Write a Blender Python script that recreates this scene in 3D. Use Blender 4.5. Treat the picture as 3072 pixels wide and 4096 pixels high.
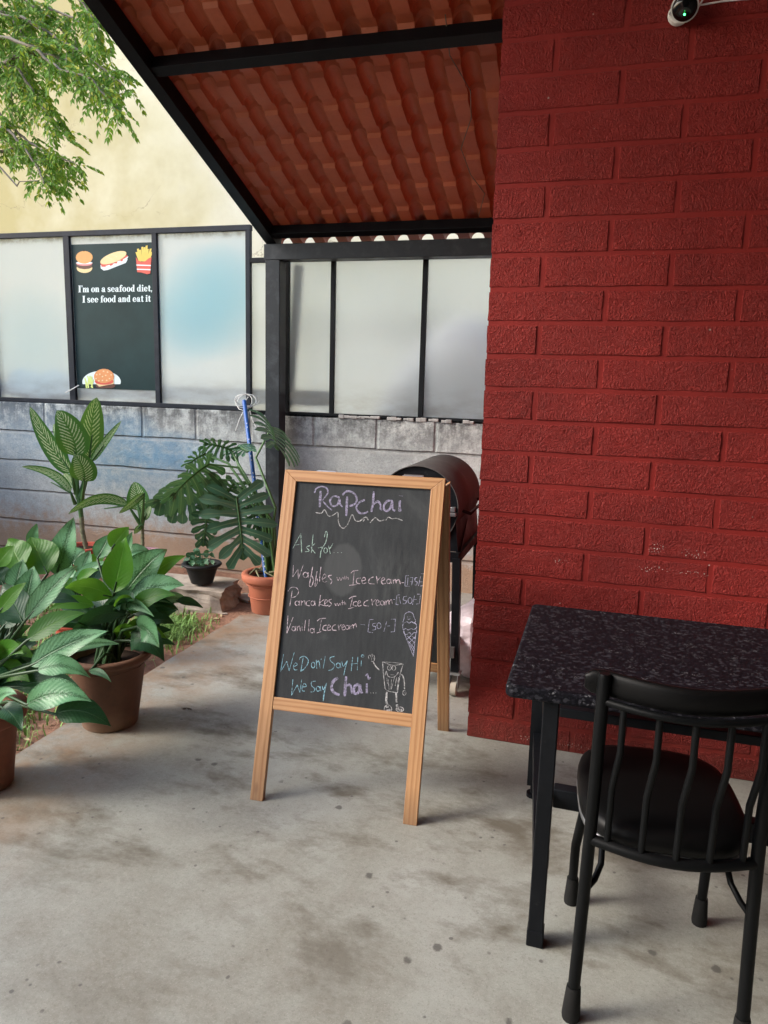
import bpy, bmesh, math, random
from mathutils import Vector, Matrix, noise as mnoise
for o in list(bpy.data.objects): bpy.data.objects.remove(o)
C = bpy.context.scene.collection
SC = bpy.context.scene
R = math.radians
V = Vector
rnd = random.Random(7)

# ------------------------------------------------------------------ camera
H = 1.4
YAW, PITCH, ROLL, F = R(-16.22), R(9.95), R(1.585), 2943.0     # F in pixels of the 3072 x 4096 photograph
fw = V((math.sin(YAW)*math.cos(PITCH), math.cos(YAW)*math.cos(PITCH), -math.sin(PITCH)))
_r = V((math.cos(YAW), -math.sin(YAW), 0)); _u = _r.cross(fw)
rt = _r*math.cos(ROLL) + _u*math.sin(ROLL); up = -_r*math.sin(ROLL) + _u*math.cos(ROLL)
cam = bpy.data.cameras.new('camera'); cam_o = bpy.data.objects.new('camera', cam); C.objects.link(cam_o)
cam_o.matrix_world = Matrix(((rt.x, up.x, -fw.x, 0), (rt.y, up.y, -fw.y, 0), (rt.z, up.z, -fw.z, H), (0, 0, 0, 1)))
cam.sensor_fit = 'VERTICAL'; cam.sensor_height = 36; cam.lens = F/4096*36
cam.clip_start = 0.05; cam.clip_end = 500
SC.camera = cam_o

# ------------------------------------------------------------------ light
SUN = V((-0.74, -0.34, 0.53)).normalized()
w = bpy.data.worlds.new('World'); SC.world = w; w.use_nodes = True
nt = w.node_tree; sky = nt.nodes.new('ShaderNodeTexSky'); sky.sky_type = 'NISHITA'; sky.sun_disc = False
sky.sun_elevation = math.asin(SUN.z); sky.sun_rotation = math.atan2(SUN.x, SUN.y)
sky.dust_density = 2.0; sky.ozone_density = 1.0; sky.air_density = 1.0
bg = nt.nodes['Background']; nt.links.new(sky.outputs[0], bg.inputs[0]); bg.inputs[1].default_value = 0.135
sl = bpy.data.lights.new('sun', 'SUN'); so = bpy.data.objects.new('sun', sl); C.objects.link(so)
sl.energy = 0.95; sl.angle = R(15); sl.color = (1, .95, .87)
so.rotation_euler = SUN.to_track_quat('Z', 'Y').to_euler(); so.location = (-6, -4, 8)
SC.view_settings.view_transform = 'Standard'; SC.view_settings.look = 'None'
SC.view_settings.exposure = 1.7; SC.view_settings.gamma = 1
SC.render.engine = 'CYCLES'; SC.cycles.use_denoising = True
SC.cycles.max_bounces = 8; SC.cycles.diffuse_bounces = 4; SC.cycles.transmission_bounces = 6; SC.cycles.transparent_max_bounces = 12

# ------------------------------------------------------------------ helpers
def at(px, py, y=None, z=None, x=None):                      # full photo pixel to a point on a world plane
    d = rt*((px-1536)/F) - up*((py-2048)/F) + fw; o = V((0, 0, H))
    if y is not None: k = (y-o.y)/d.y
    elif z is not None: k = (z-o.z)/d.z
    else: k = (x-o.x)/d.x
    return o + d*k
def zpt(org, sc): return lambda a, b, **k: at(org[0]+sc*a, org[1]+sc*b, **k)

class MB:
    def __init__(s): s.v = []; s.f = []; s.uv = {}; s.mi = []; s.sm = []
    def add(s, vs, fs, mi=0, smooth=False, uvs=None):
        b = len(s.v); s.v += [tuple(p) for p in vs]
        for i, f in enumerate(fs):
            s.f.append([b+k for k in f]); s.mi.append(mi); s.sm.append(smooth)
            if uvs: s.uv[len(s.f)-1] = [uvs[k] for k in f]
        return s
    def box(s, x0, x1, y0, y1, z0, z1, mi=0):
        vs = [(x, y, z) for z in (z0, z1) for y in (y0, y1) for x in (x0, x1)]
        return s.add(vs, [(0, 2, 3, 1), (4, 5, 7, 6), (0, 1, 5, 4), (2, 6, 7, 3), (0, 4, 6, 2), (1, 3, 7, 5)], mi)
    def bar(s, a, b, wd, th, upv=(0, 0, 1), mi=0):           # rectangular bar from a to b
        a, b = V(a), V(b); t = (b-a).normalized(); sd = t.cross(V(upv)).normalized(); u = sd.cross(t)
        vs = [p + sd*(i*wd/2) + u*(j*th/2) for p in (a, b) for i, j in ((-1, -1), (1, -1), (1, 1), (-1, 1))]
        return s.add(vs, [(0, 1, 2, 3), (7, 6, 5, 4), (0, 4, 5, 1), (1, 5, 6, 2), (2, 6, 7, 3), (3, 7, 4, 0)], mi)
    def tube(s, pts, r, n=10, mi=0, cap=True):
        pts = [V(p) for p in pts]; m = len(pts); rs = r if isinstance(r, (list, tuple)) else [r]*m
        vs = []; prev = None
        for i, p in enumerate(pts):
            t = (pts[min(i+1, m-1)] - pts[max(i-1, 0)]).normalized()
            if prev is None:
                a = V((0, 0, 1)) if abs(t.z) < .9 else V((1, 0, 0)); sd = t.cross(a).normalized()
            else: sd = (prev - t*prev.dot(t)).normalized()
            prev = sd; u = t.cross(sd)
            vs += [p + (sd*math.cos(2*math.pi*k/n) + u*math.sin(2*math.pi*k/n))*rs[i] for k in range(n)]
        fs = [(i*n+k, i*n+(k+1) % n, (i+1)*n+(k+1) % n, (i+1)*n+k) for i in range(m-1) for k in range(n)]
        s.add(vs, fs, mi, True)
        if cap: s.add(vs[:n], [tuple(range(n))[::-1]], mi); s.add(vs[-n:], [tuple(range(n))], mi)
        return s
    def lathe(s, prof, c, n=40, mi=0, wob=0):
        vs = []
        for r, z in prof:
            for k in range(n):
                a = 2*math.pi*k/n; q = 1 + wob*mnoise.noise(V((math.cos(a)*1.5, math.sin(a)*1.5, z*8+c[0]*9)))
                vs.append((c[0]+r*q*math.cos(a), c[1]+r*q*math.sin(a), c[2]+z))
        m = len(prof)
        fs = [(i*n+k, i*n+(k+1) % n, (i+1)*n+(k+1) % n, (i+1)*n+k) for i in range(m-1) for k in range(n)]
        return s.add(vs, fs, mi, True)
    def disc(s, c, r, n=32, mi=0):
        vs = [(c[0]+r*math.cos(2*math.pi*k/n), c[1]+r*math.sin(2*math.pi*k/n), c[2]) for k in range(n)]
        return s.add(vs, [tuple(range(n))], mi)
    def build(s, name, mats, parent=None, bevel=0, seg=2, loc=None):
        me = bpy.data.meshes.new(name)
        org = V(loc) if loc is not None else (V(parent['_o']) if parent is not None else V((0, 0, 0)))
        me.from_pydata([tuple(V(p)-org) for p in s.v], [], s.f)
        if not isinstance(mats, (list, tuple)): mats = [mats]
        for m in mats: me.materials.append(m)
        for i, p in enumerate(me.polygons): p.material_index = s.mi[i]; p.use_smooth = s.sm[i]
        if s.uv:
            l = me.uv_layers.new(name='UVMap')
            for i, u in s.uv.items():
                for k, li in enumerate(me.polygons[i].loop_indices): l.data[li].uv = u[k]
        me.update()
        o = bpy.data.objects.new(name, me); C.objects.link(o)
        if parent is not None: o.parent = parent; o['_o'] = parent['_o']
        else: o.location = org; o['_o'] = tuple(org)
        if bevel:
            b = o.modifiers.new('bevel', 'BEVEL'); b.width = bevel; b.segments = seg; b.limit_method = 'ANGLE'; b.angle_limit = R(40)
        return o

def thing(name, label, cat, loc=(0, 0, 0), group=None):
    o = bpy.data.objects.new(name, None); C.objects.link(o); o.location = loc; o.empty_display_size = .1
    o['_o'] = tuple(loc); return tag(o, label, cat, group)
def tag(o, label, cat, group=None):
    o['label'] = label; o['category'] = cat
    if group: o['group'] = group
    return o
def kind(o, k): o['kind'] = k; return o

# ------------------------------------------------------------------ materials
class Mat:
    def __init__(s, name, col=(.5, .5, .5), rough=.6, metal=0, spec=.5):
        s.m = bpy.data.materials.new(name); s.m.use_nodes = True; s.t = s.m.node_tree; s.n = s.t.nodes
        s.b = s.n['Principled BSDF']; s.out = s.n['Material Output']
        s.b.inputs['Base Color'].default_value = (*col, 1); s.b.inputs['Roughness'].default_value = rough
        s.b.inputs['Metallic'].default_value = metal; s.b.inputs['Specular IOR Level'].default_value = spec
        s._tc = None; s._g = None
    def tc(s, k='Pos'):
        if k == 'Pos':
            if not s._g: s._g = s.n.new('ShaderNodeNewGeometry')
            return s._g.outputs['Position']
        if not s._tc: s._tc = s.n.new('ShaderNodeTexCoord')
        return s._tc.outputs[k]
    def lk(s, a, b): s.t.links.new(a, b)
    def put(s, sock, v):
        if hasattr(v, 'is_linked') or hasattr(v, 'links'): s.lk(v, sock)
        elif isinstance(v, (tuple, list)): sock.default_value = (*v, 1) if len(v) == 3 and len(sock.default_value) == 4 else v
        else: sock.default_value = v
    def mp(s, scale=(1, 1, 1), loc=(0, 0, 0), rot=(0, 0, 0), src=None):
        n = s.n.new('ShaderNodeMapping'); n.inputs['Scale'].default_value = scale; n.inputs['Location'].default_value = loc; n.inputs['Rotation'].default_value = rot
        s.lk(src or s.tc(), n.inputs[0]); return n.outputs[0]
    def noise(s, sc=5, det=4, rough=.55, dist=0, vec=None):
        n = s.n.new('ShaderNodeTexNoise'); n.inputs['Scale'].default_value = sc; n.inputs['Detail'].default_value = det
        n.inputs['Roughness'].default_value = rough; n.inputs['Distortion'].default_value = dist
        s.lk(vec or s.tc(), n.inputs['Vector']); return n.outputs['Fac']
    def vor(s, sc=5, feat='F1', out='Distance', vec=None, rnd=1):
        n = s.n.new('ShaderNodeTexVoronoi'); n.feature = feat; n.inputs['Scale'].default_value = sc; n.inputs['Randomness'].default_value = rnd
        s.lk(vec or s.tc(), n.inputs['Vector']); return n.outputs[out]
    def ramp(s, f, stops, interp='LINEAR'):
        n = s.n.new('ShaderNodeValToRGB'); e = n.color_ramp.elements; n.color_ramp.interpolation = interp
        while len(e) > 1: e.remove(e[-1])
        for i, (p, c) in enumerate(stops):
            c = (c, c, c) if not isinstance(c, (tuple, list)) else c
            if i == 0: e[0].position = p; e[0].color = (*c, 1)
            else: k = e.new(p); k.color = (*c, 1)
        s.lk(f, n.inputs[0]); return n.outputs[0]
    def mix(s, f, a, b, mode='MIX'):
        n = s.n.new('ShaderNodeMix'); n.data_type = 'RGBA'; n.blend_type = mode
        s.put(n.inputs['Factor'], f); s.put(n.inputs[6], a); s.put(n.inputs[7], b); return n.outputs[2]
    def math(s, op, a, b=0, c=0):
        n = s.n.new('ShaderNodeMath'); n.operation = op
        for i, x in enumerate((a, b, c)): s.put(n.inputs[i], x)
        return n.outputs[0]
    def mr(s, f, a, b, c=0, d=1):
        n = s.n.new('ShaderNodeMapRange'); n.clamp = True
        s.put(n.inputs[0], f)
        for i, x in enumerate((a, b, c, d)): n.inputs[i+1].default_value = x
        return n.outputs[0]
    def sep(s, v=None):
        n = s.n.new('ShaderNodeSeparateXYZ'); s.lk(v or s.tc(), n.inputs[0]); return n.outputs
    def blob(s, cx, cz, rx, rz, sp=None, ax=(0, 2)):         # 1 inside an ellipse, soft to 0 outside
        sp = sp or s.sep()
        a = s.math('DIVIDE', s.math('SUBTRACT', sp[ax[0]], cx), rx); b = s.math('DIVIDE', s.math('SUBTRACT', sp[ax[1]], cz), rz)
        d = s.math('ADD', s.math('MULTIPLY', a, a), s.math('MULTIPLY', b, b)); return s.mr(d, 0, 1, 1, 0)
    def col(s, c): s.put(s.b.inputs['Base Color'], c); return s
    def rough(s, c): s.put(s.b.inputs['Roughness'], c); return s
    def bump(s, h, strength=.5, dist=.01):
        n = s.n.new('ShaderNodeBump'); n.inputs['Strength'].default_value = strength; n.inputs['Distance'].default_value = dist
        s.lk(h, n.inputs['Height']); s.lk(n.outputs[0], s.b.inputs['Normal']); return s
    def translucent(s, fac, color):
        t = s.n.new('ShaderNodeBsdfTranslucent'); s.put(t.inputs[0], color)
        m = s.n.new('ShaderNodeMixShader'); s.put(m.inputs[0], fac); s.lk(s.b.outputs[0], m.inputs[1]); s.lk(t.outputs[0], m.inputs[2])
        s.lk(m.outputs[0], s.out.inputs[0]); return s

def mat_concrete_floor():
    s = Mat('concrete_floor', rough=.6); sp = s.sep()
    big = s.noise(1.1, 5, .6, .4); med = s.noise(5, 6, .65); fine = s.noise(60, 3, .7)
    c = s.ramp(big, [(.32, (.215, .21, .17)), (.5, (.32, .335, .30)), (.68, (.43, .455, .43))])
    c = s.mix(s.mr(med, .35, .72, 0, .8), c, s.mix(.5, c, (.16, .14, .1))); c = s.mix(s.mr(s.noise(9, 9, .82), .5, .6, 0, .42), c, s.mix(.5, c, (.13, .11, .085))); c = s.mix(s.mr(s.noise(300, 2, .8), .5, .72, 0, .35), c, (.16, .15, .13)); c = s.mix(s.mr(s.noise(240, 2, .8, 0, s.mp((1, 1, 1), (5, 2, 0))), .56, .75, 0, .4), c, (.6, .59, .56))
    c = s.mix(s.mr(fine, .3, .8, 0, .35), c, (.47, .46, .43)); c = s.mix(s.mr(s.noise(140, 2, .7), .56, .7, 0, .35), c, (.13, .12, .1))
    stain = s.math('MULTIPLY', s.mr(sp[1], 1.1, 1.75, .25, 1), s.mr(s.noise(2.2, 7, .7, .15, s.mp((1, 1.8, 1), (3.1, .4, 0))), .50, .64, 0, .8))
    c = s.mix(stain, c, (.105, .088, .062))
    soil = s.math('MULTIPLY', s.mr(sp[0], -2.02, -1.45, 1, 0), s.mr(s.noise(4, 5, .7), .36, .62, 0, 1))
    c = s.mix(s.math('MULTIPLY', soil, .9), c, (.30, .175, .09))
    blot = s.mr(s.math('ADD', s.vor(8.5, vec=s.mp((1, 1, 1), (.4, .2, 0))), s.math('MULTIPLY', s.math('SUBTRACT', s.noise(45, 3, .6), .5), .16)), .08, .12, 1, 0)
    keep = s.mr(s.noise(2.6, 1, .5, 0, s.mp((1, 1, 1), (7, 3, 0))), .5, .56, 0, 1)
    c = s.mix(s.math('MULTIPLY', s.math('MULTIPLY', blot, keep), .75), c, (.07, .065, .06))
    dots = s.mr(s.math('ADD', s.vor(21), s.math('MULTIPLY', s.math('SUBTRACT', s.noise(70, 2), .5), .2)), .08, .13, 1, 0)
    c = s.mix(s.math('MULTIPLY', s.math('MULTIPLY', dots, s.mr(s.noise(5.7, 2), .5, .56, 0, 1)), .75), c, (.09, .085, .08))
    s.col(c).rough(s.mr(med, .3, .7, .42, .7)); s.bump(s.math('ADD', s.math('MULTIPLY', med, .5), s.math('MULTIPLY', s.noise(420, 3, .7), .35)), .22, .006); return s.m
def mat_soil():
    s = Mat('red_soil', rough=.95); n1 = s.noise(2.2, 5, .6); n2 = s.noise(28, 5, .7); n3 = s.vor(45)
    c = s.ramp(n1, [(.3, (.23, .115, .07)), (.55, (.35, .185, .115)), (.75, (.46, .29, .2))])
    c = s.mix(s.mr(n2, .35, .7, 0, .6), c, (.12, .055, .035)); c = s.mix(s.mr(n3, .0, .16, .35, 0), c, (.4, .28, .2))
    s.col(c).bump(s.math('ADD', n2, s.math('MULTIPLY', n1, 1.5)), .9, .02); return s.m
def mat_block():
    s = Mat('concrete_block', rough=.9); sp = s.sep(); z = sp[2]; x = sp[0]
    wob = s.math('MULTIPLY', s.math('SUBTRACT', s.noise(3, 3), .5), .022); zz = s.math('ADD', z, wob)
    n1 = s.noise(1.6, 6, .65); n2 = s.noise(16, 6, .72); n3 = s.noise(75, 3, .7, 1)
    c = s.ramp(n1, [(.3, (.37, .41, .41)), (.5, (.50, .54, .53)), (.7, (.60, .63, .61))])
    c = s.mix(s.mr(n2, .38, .68, 0, .45), c, (.3, .31, .32)); c = s.mix(s.mr(n3, .3, .62, .4, 0), c, (.13, .135, .14))
    # mould: dark, ragged under the coping and running down in streaks
    st = s.noise(5, 5, .7, 0, s.mp((1.6, 1, .22)))
    mould = s.math('MULTIPLY', s.mr(z, .86, 1.17, 0, 1), s.mr(s.math('ADD', s.math('MULTIPLY', n2, .55), s.math('MULTIPLY', st, .55)), .47, .6, 0, 1))
    c = s.mix(s.math('MULTIPLY', mould, .85), c, (.055, .058, .06))
    run = s.math('MULTIPLY', s.mr(z, .45, 1.1, 0, .7), s.mr(st, .58, .74, 0, 1)); c = s.mix(s.math('MULTIPLY', run, .6), c, (.1, .1, .105))
    # soft-edged blue patches
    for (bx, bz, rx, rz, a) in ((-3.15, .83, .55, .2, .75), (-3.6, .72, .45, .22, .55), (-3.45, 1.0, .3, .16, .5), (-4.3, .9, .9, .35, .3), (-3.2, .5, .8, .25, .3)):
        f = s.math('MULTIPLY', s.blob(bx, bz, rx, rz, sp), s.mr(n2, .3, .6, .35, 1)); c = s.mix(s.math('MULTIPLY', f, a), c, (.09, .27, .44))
    # soil splash at the foot
    spl = s.math('ADD', s.mr(z, .02, .46, 1, 0), s.math('MULTIPLY', s.math('SUBTRACT', n2, .5), 1.1))
    c = s.mix(s.mr(spl, .2, .7, 0, .9), c, s.mix(n1, (.34, .19, .10), (.52, .37, .25)))
    # joints
    jm = None
    for jz in (.944, .708, .465, .222, -.02):
        d = s.math('ABSOLUTE', s.math('SUBTRACT', zz, jz)); k = s.mr(d, .003, .011, 1, 0); jm = k if jm is None else s.math('MAXIMUM', jm, k)
    vj = None
    for jx in (-4.2, -3.76, -3.315, -2.862, -2.42, -1.93, -1.47, -1.06):
        d = s.math('ABSOLUTE', s.math('SUBTRACT', s.math('ADD', x, wob), jx)); k = s.mr(d, .004, .016, 1, 0); vj = k if vj is None else s.math('MAXIMUM', vj, k)
    vj = s.math('MULTIPLY', s.math('MULTIPLY', vj, s.mr(z, .93, .95, 0, 1)), .6); jm2 = s.math('MAXIMUM', jm, vj)
    c = s.mix(s.math('MULTIPLY', jm2, .5), c, (.1, .095, .09))
    lip = None
    for jz in (.944, .708, .465, .222):
        d = s.math('ABSOLUTE', s.math('SUBTRACT', zz, jz-.016)); k = s.mr(d, .003, .01, 1, 0); lip = k if lip is None else s.math('MAXIMUM', lip, k)
    c = s.mix(s.math('MULTIPLY', lip, .3), c, (.55, .55, .54))
    s.col(c); h = s.math('SUBTRACT', s.math('ADD', s.math('MULTIPLY', n2, .7), s.math('MULTIPLY', n3, .5)), s.math('MULTIPLY', jm2, 1.4)); s.bump(h, .85, .012); return s.m
def mat_redwall(brick):
    s = Mat('red_paint_brick' if brick else 'red_paint_mortar', rough=.5); sp = s.sep(); x, z = sp[0], sp[2]
    n1 = s.noise(2.5, 4); n2 = s.noise(30, 4, .6)
    c = s.ramp(n1, [(.3, (.21, .016, .0135)), (.7, (.31, .026, .021))]); c = s.mix(s.mr(n2, .4, .75, 0, .3), c, (.25, .016, .014))
    if brick:
        g = s.n.new('ShaderNodeNewGeometry').outputs['Random Per Island']; c = s.mix(s.mr(g, 0, 1, 0, .16), c, (.16, .014, .012))
    else: c = s.mix(.28, c, (.12, .012, .01))
    c = s.mix(s.mr(s.noise(1.1, 4, .6, 0, s.mp((1, 1, .6), (2, 0, 5))), .48, .7, 0, .4), c, (.13, .016, .014)); c = s.mix(s.math('MULTIPLY', s.mr(z, .0, .22, .5, 0), s.mr(n2, .3, .6, .4, 1)), c, (.11, .05, .035))
    chip = s.mr(s.noise(150, 2, .6), .6, .66, 0, 1)
    spots = s.mr(s.vor(11), .02, .045, .9, 0); spots = s.math('MULTIPLY', spots, s.mr(s.noise(4, 1), .5, .55, 0, 1))
    m = s.math('MULTIPLY', spots, .7)
    for (cx, cz, rx, rz) in ((.222, .838, .035, .022), (.345, .83, .05, .02), (.22, .76, .06, .014), (.345, .757, .07, .010), (-.11, .757, .03, .012), (-.05, .031, .05, .014), (.015, .027, .035, .012), (-.2, .03, .025, .012)):
        m = s.math('MAXIMUM', m, s.math('MULTIPLY', s.mr(s.blob(cx, cz, rx, rz, sp), 0, .5, 0, 1), chip))
    c = s.mix(m, c, (.62, .55, .5)); s.col(c).rough(s.mr(n2, .3, .7, .55, .72)); s.b.inputs['Specular IOR Level'].default_value = .22
    if brick:
        h = s.math('ADD', s.noise(78, 3, .55, 1.8, s.mp((1.25, 1, .85))), s.math('MULTIPLY', s.noise(210, 2, .6, .5), .35)); s.bump(h, .9, .018)
    else: s.bump(s.math('ADD', n2, s.math('MULTIPLY', s.noise(120, 3), .6)), .35, .004)
    return s.m
def mat_housewall():
    s = Mat('cream_wall', rough=.85); sp = s.sep(); n1 = s.noise(.6, 5, .6); n2 = s.noise(7, 5, .7)
    c = s.ramp(s.math('ADD', n1, s.mr(sp[0], -7.5, -4.2, -.28, .2)), [(.3, (.46, .41, .2)), (.5, (.64, .62, .44)), (.72, (.74, .74, .62))])
    c = s.mix(s.mr(n2, .45, .75, 0, .12), c, (.38, .34, .22))
    cr = s.mr(s.math('ABSOLUTE', s.math('SUBTRACT', s.noise(.9, 6, .62, .6, s.mp((1, 1, 1.8), (4, 0, 2))), .5)), 0, .006, 1, 0)
    cr = s.math('MULTIPLY', cr, s.mr(s.noise(.7, 2, .5, 0, s.mp((1, 1, 1), (8, 0, 1))), .48, .56, 0, .8))
    c = s.mix(cr, c, (.25, .2, .13)); s.col(c).bump(n2, .25, .01); return s.m
def mat_metal(name, col=(.012, .014, .017), rough=.42, wear=.25):
    s = Mat(name, rough=rough, spec=.16); n = s.noise(9, 5, .65); n2 = s.noise(55, 3, .6)
    c = s.mix(s.mr(n, .5, .8, 0, wear), col, tuple(min(1, k*3+.012) for k in col))
    c = s.mix(s.mr(n2, .66, .74, 0, wear*.6), c, (.09, .085, .08)); s.col(c).rough(s.mr(n, .3, .75, rough-.1, rough+.18)).bump(n2, .12, .003); return s.m
def mat_roof():
    s = Mat('clay_red_sheet', rough=.5); n = s.noise(3, 4); n2 = s.noise(40, 3)
    c = s.ramp(n, [(.3, (.41, .11, .048)), (.7, (.50, .145, .067))]); c = s.mix(s.mr(n2, .5, .8, 0, .25), c, (.2, .05, .025))
    s.col(c).bump(n2, .1, .003); s.translucent(.09, (.66, .18, .06)); return s.m
def mat_wood():
    s = Mat('pine_wood', rough=.45)
    uv = s.mp((1, 1, 1), src=s.tc('UV')); wv = s.n.new('ShaderNodeTexWave'); wv.wave_type = 'BANDS'; wv.bands_direction = 'X'
    wv.inputs['Scale'].default_value = 19; wv.inputs['Distortion'].default_value = 7.5; wv.inputs['Detail'].default_value = 2; wv.inputs['Detail Scale'].default_value = .6
    s.lk(s.mp((1, .09, 1), src=uv), wv.inputs[0]); n = s.noise(7, 5, .6, .5, s.mp((3, .5, 1), src=uv)); fi = s.noise(120, 3, .6, 0, s.mp((1, .05, 1), src=uv))
    c = s.ramp(wv.outputs['Fac'], [(.1, (.52, .29, .14)), (.65, (.485, .26, .12)), (.97, (.37, .175, .075))])
    c = s.mix(s.mr(n, .3, .75, 0, .55), c, (.6, .33, .15)); c = s.mix(s.mr(fi, .45, .75, 0, .35), c, (.28, .11, .04))
    kn = s.math('MULTIPLY', s.mr(s.vor(7.5, vec=s.mp((1.5, .62, 1), (.3, .11, 0), src=uv)), .05, .15, 1, 0), s.mr(s.noise(3.3, 1, .5, 0, s.mp((1, 1, 1), (2, 7, 0), src=uv)), .46, .52, 0, 1)); c = s.mix(s.math('MULTIPLY', kn, .85), c, (.16, .05, .022))
    z = s.sep()[2]; c = s.mix(s.math('MULTIPLY', s.mr(z, .0, .12, .75, 0), s.mr(n, .3, .6, .3, 1)), c, (.17, .1, .055))
    s.col(c).bump(wv.outputs['Fac'], .12, .002); return s.m
def mat_slate():
    s = Mat('chalkboard_slate', rough=.62); uv = s.tc('UV'); sp = s.sep(uv)
    n = s.noise(3.5, 5, .6, .5, s.mp((1, .7, 1), src=uv)); n2 = s.noise(14, 5, .65, .3, s.mp((2.2, .6, 1), src=uv)); n3 = s.noise(160, 3, .7, 0, uv)
    c = s.ramp(n, [(.3, (.019, .022, .025)), (.7, (.036, .041, .045))]); c = s.mix(s.mr(n2, .4, .75, 0, .45), c, (.06, .064, .067)); c = s.mix(s.mr(n3, .45, .8, 0, .25), c, (.08, .084, .087))
    sm = s.math('ADD', s.blob(.405, .60, .16, .14, sp, (0, 1)), s.math('MULTIPLY', s.math('SUBTRACT', n, .5), 1.3)); c = s.mix(s.mr(sm, .1, .3, 0, .42), c, (.10, .105, .108))
    sm2 = s.blob(.8, .55, .22, .2, sp, (0, 1)); c = s.mix(s.math('MULTIPLY', sm2, s.mr(n2, .4, .7, 0, .6)), c, (.085, .09, .09))
    s.col(c).rough(.75); s.b.inputs['Specular IOR Level'].default_value = .3; return s.m
def mat_chalk(name, col):
    s = Mat(name, col, .95); n = s.noise(130, 4, .75); s.col(s.mix(s.mr(n, .38, .62, .95, .05), col, (.06, .064, .068))); return s.m
def mat_leaf(name, kindof):
    s = Mat(name, rough=.34, spec=.5); uv = s.tc('UV'); sp = s.sep(uv); a = s.math('ABSOLUTE', s.math('SUBTRACT', sp[0], .5)); v = sp[1]
    geo = s.n.new('ShaderNodeNewGeometry').outputs['Random Per Island']
    ob = s.noise(9, 3)
    diag = s.math('SUBTRACT', v, s.math('MULTIPLY', a, .55))
    vein = s.math('SINE', s.math('MULTIPLY', diag, 75)); mid = s.mr(a, .008, .03, 1, 0)
    rag = s.noise(20, 4, .7, 0, s.mp((1, 2.4, 1), src=uv)); off = s.noise(11, 3, .6, 0, s.mp((1, 1, 1), src=s.tc()))
    if kindof == 'silver':
        g = s.math('ADD', s.math('MULTIPLY', rag, .7), s.math('MULTIPLY', off, .35))
        base = s.ramp(geo, [(0, (.12, .31, .14)), (.5, (.20, .42, .22)), (1, (.08, .23, .09))])
        m = s.math('ADD', s.mr(a, .03, .2, .34, -.1), s.mr(a, .36, .47, -.1, .3)); m = s.math('ADD', m, s.math('MULTIPLY', s.math('SUBTRACT', g, .5), 3.4))
        m = s.math('ADD', m, s.math('MULTIPLY', vein, .03)); c = s.mix(s.mr(m, .06, .36, 0, .9), base, (.014, .072, .022)); c = s.mix(s.math('MULTIPLY', mid, .5), c, (.1, .22, .1)); c = s.mix(s.math('MULTIPLY', s.mr(v, .90, 1, 0, 1), s.mr(off, .5, .62, 0, .7)), c, (.2, .13, .05)); tr = .22; tcol = (.25, .5, .12)
    elif kindof == 'green':
        base = s.ramp(geo, [(0, (.055, .19, .018)), (.6, (.085, .26, .02)), (1, (.028, .12, .022))]); c = s.mix(s.mr(rag, .35, .7, 0, .4), base, (.03, .12, .015)); c = s.mix(s.math('MULTIPLY', mid, .6), c, (.16, .33, .06))
        c = s.mix(s.mr(vein, .75, 1, 0, .18), c, (.13, .3, .04)); tr = .4; tcol = (.3, .65, .05)
    elif kindof == 'dark':
        base = s.ramp(geo, [(0, (.012, .05, .02)), (1, (.026, .085, .032))]); c = s.mix(s.mr(rag, .5, .72, 0, .5), base, (.06, .15, .075)); c = s.mix(s.math('MULTIPLY', mid, .5), c, (.07, .16, .06)); tr = .15; tcol = (.1, .3, .05)
    elif kindof == 'cream':
        fs = s.math('SINE', s.math('MULTIPLY', s.math('ADD', diag, s.math('MULTIPLY', s.math('SUBTRACT', off, .5), .09)), 82))
        base = s.ramp(geo, [(0, (.03, .115, .022)), (.6, (.045, .15, .022)), (1, (.025, .10, .045))])
        m = s.math('ADD', fs, s.math('MULTIPLY', s.math('SUBTRACT', rag, .46), 3.8)); m = s.math('ADD', m, s.mr(a, .3, .43, 0, -2.2)); m = s.math('SUBTRACT', m, s.mr(a, .01, .05, .9, 0))
        c = s.mix(s.mr(m, .35, .85, 0, .9), base, (.62, .68, .40)); tr = .25; tcol = (.25, .5, .06)
    elif kindof == 'philo':
        base = s.ramp(geo, [(0, (.05, .14, .072)), (1, (.12, .235, .14))]); c = s.mix(s.mr(rag, .4, .7, 0, .4), base, (.035, .10, .055)); c = s.mix(s.mr(a, .01, .06, .75, 0), c, (.22, .34, .17)); tr = .15; tcol = (.12, .32, .07)
    else:                                                    # neem leaflets
        base = s.ramp(geo, [(0, (.045, .13, .012)), (.35, (.085, .2, .022)), (.7, (.13, .27, .05)), (.86, (.24, .33, .03)), (1, (.40, .37, .05))]); c = base; tr = .33; tcol = (.34, .58, .06)
    s.col(c); s.bump(s.math('ADD', s.math('MULTIPLY', vein, .12), s.math('MULTIPLY', mid, -.8)), .35, .004)
    s.b.inputs['Specular IOR Level'].default_value = .15 if kindof == 'neem' else .3
    s.rough(.55 if kindof == 'neem' else .42 if kindof == 'green' else .38)
    s.translucent(tr, s.mix(.6, c, tcol)); return s.m
def mat_terracotta(name, a, b, dirt=.5):
    s = Mat(name, rough=.75); n = s.noise(5, 5, .65); n2 = s.noise(35, 4, .7); c = s.mix(s.mr(n, .3, .7), a, b)
    c = s.mix(s.mr(n2, .5, .78, 0, dirt), c, (.09, .055, .04)); z = s.sep()[2]
    c = s.mix(s.math('MULTIPLY', s.mr(z, .0, .09, dirt, 0), s.mr(n, .35, .6, .4, 1)), c, (.4, .27, .18)); s.col(c).bump(n2, .2, .004); return s.m
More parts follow.
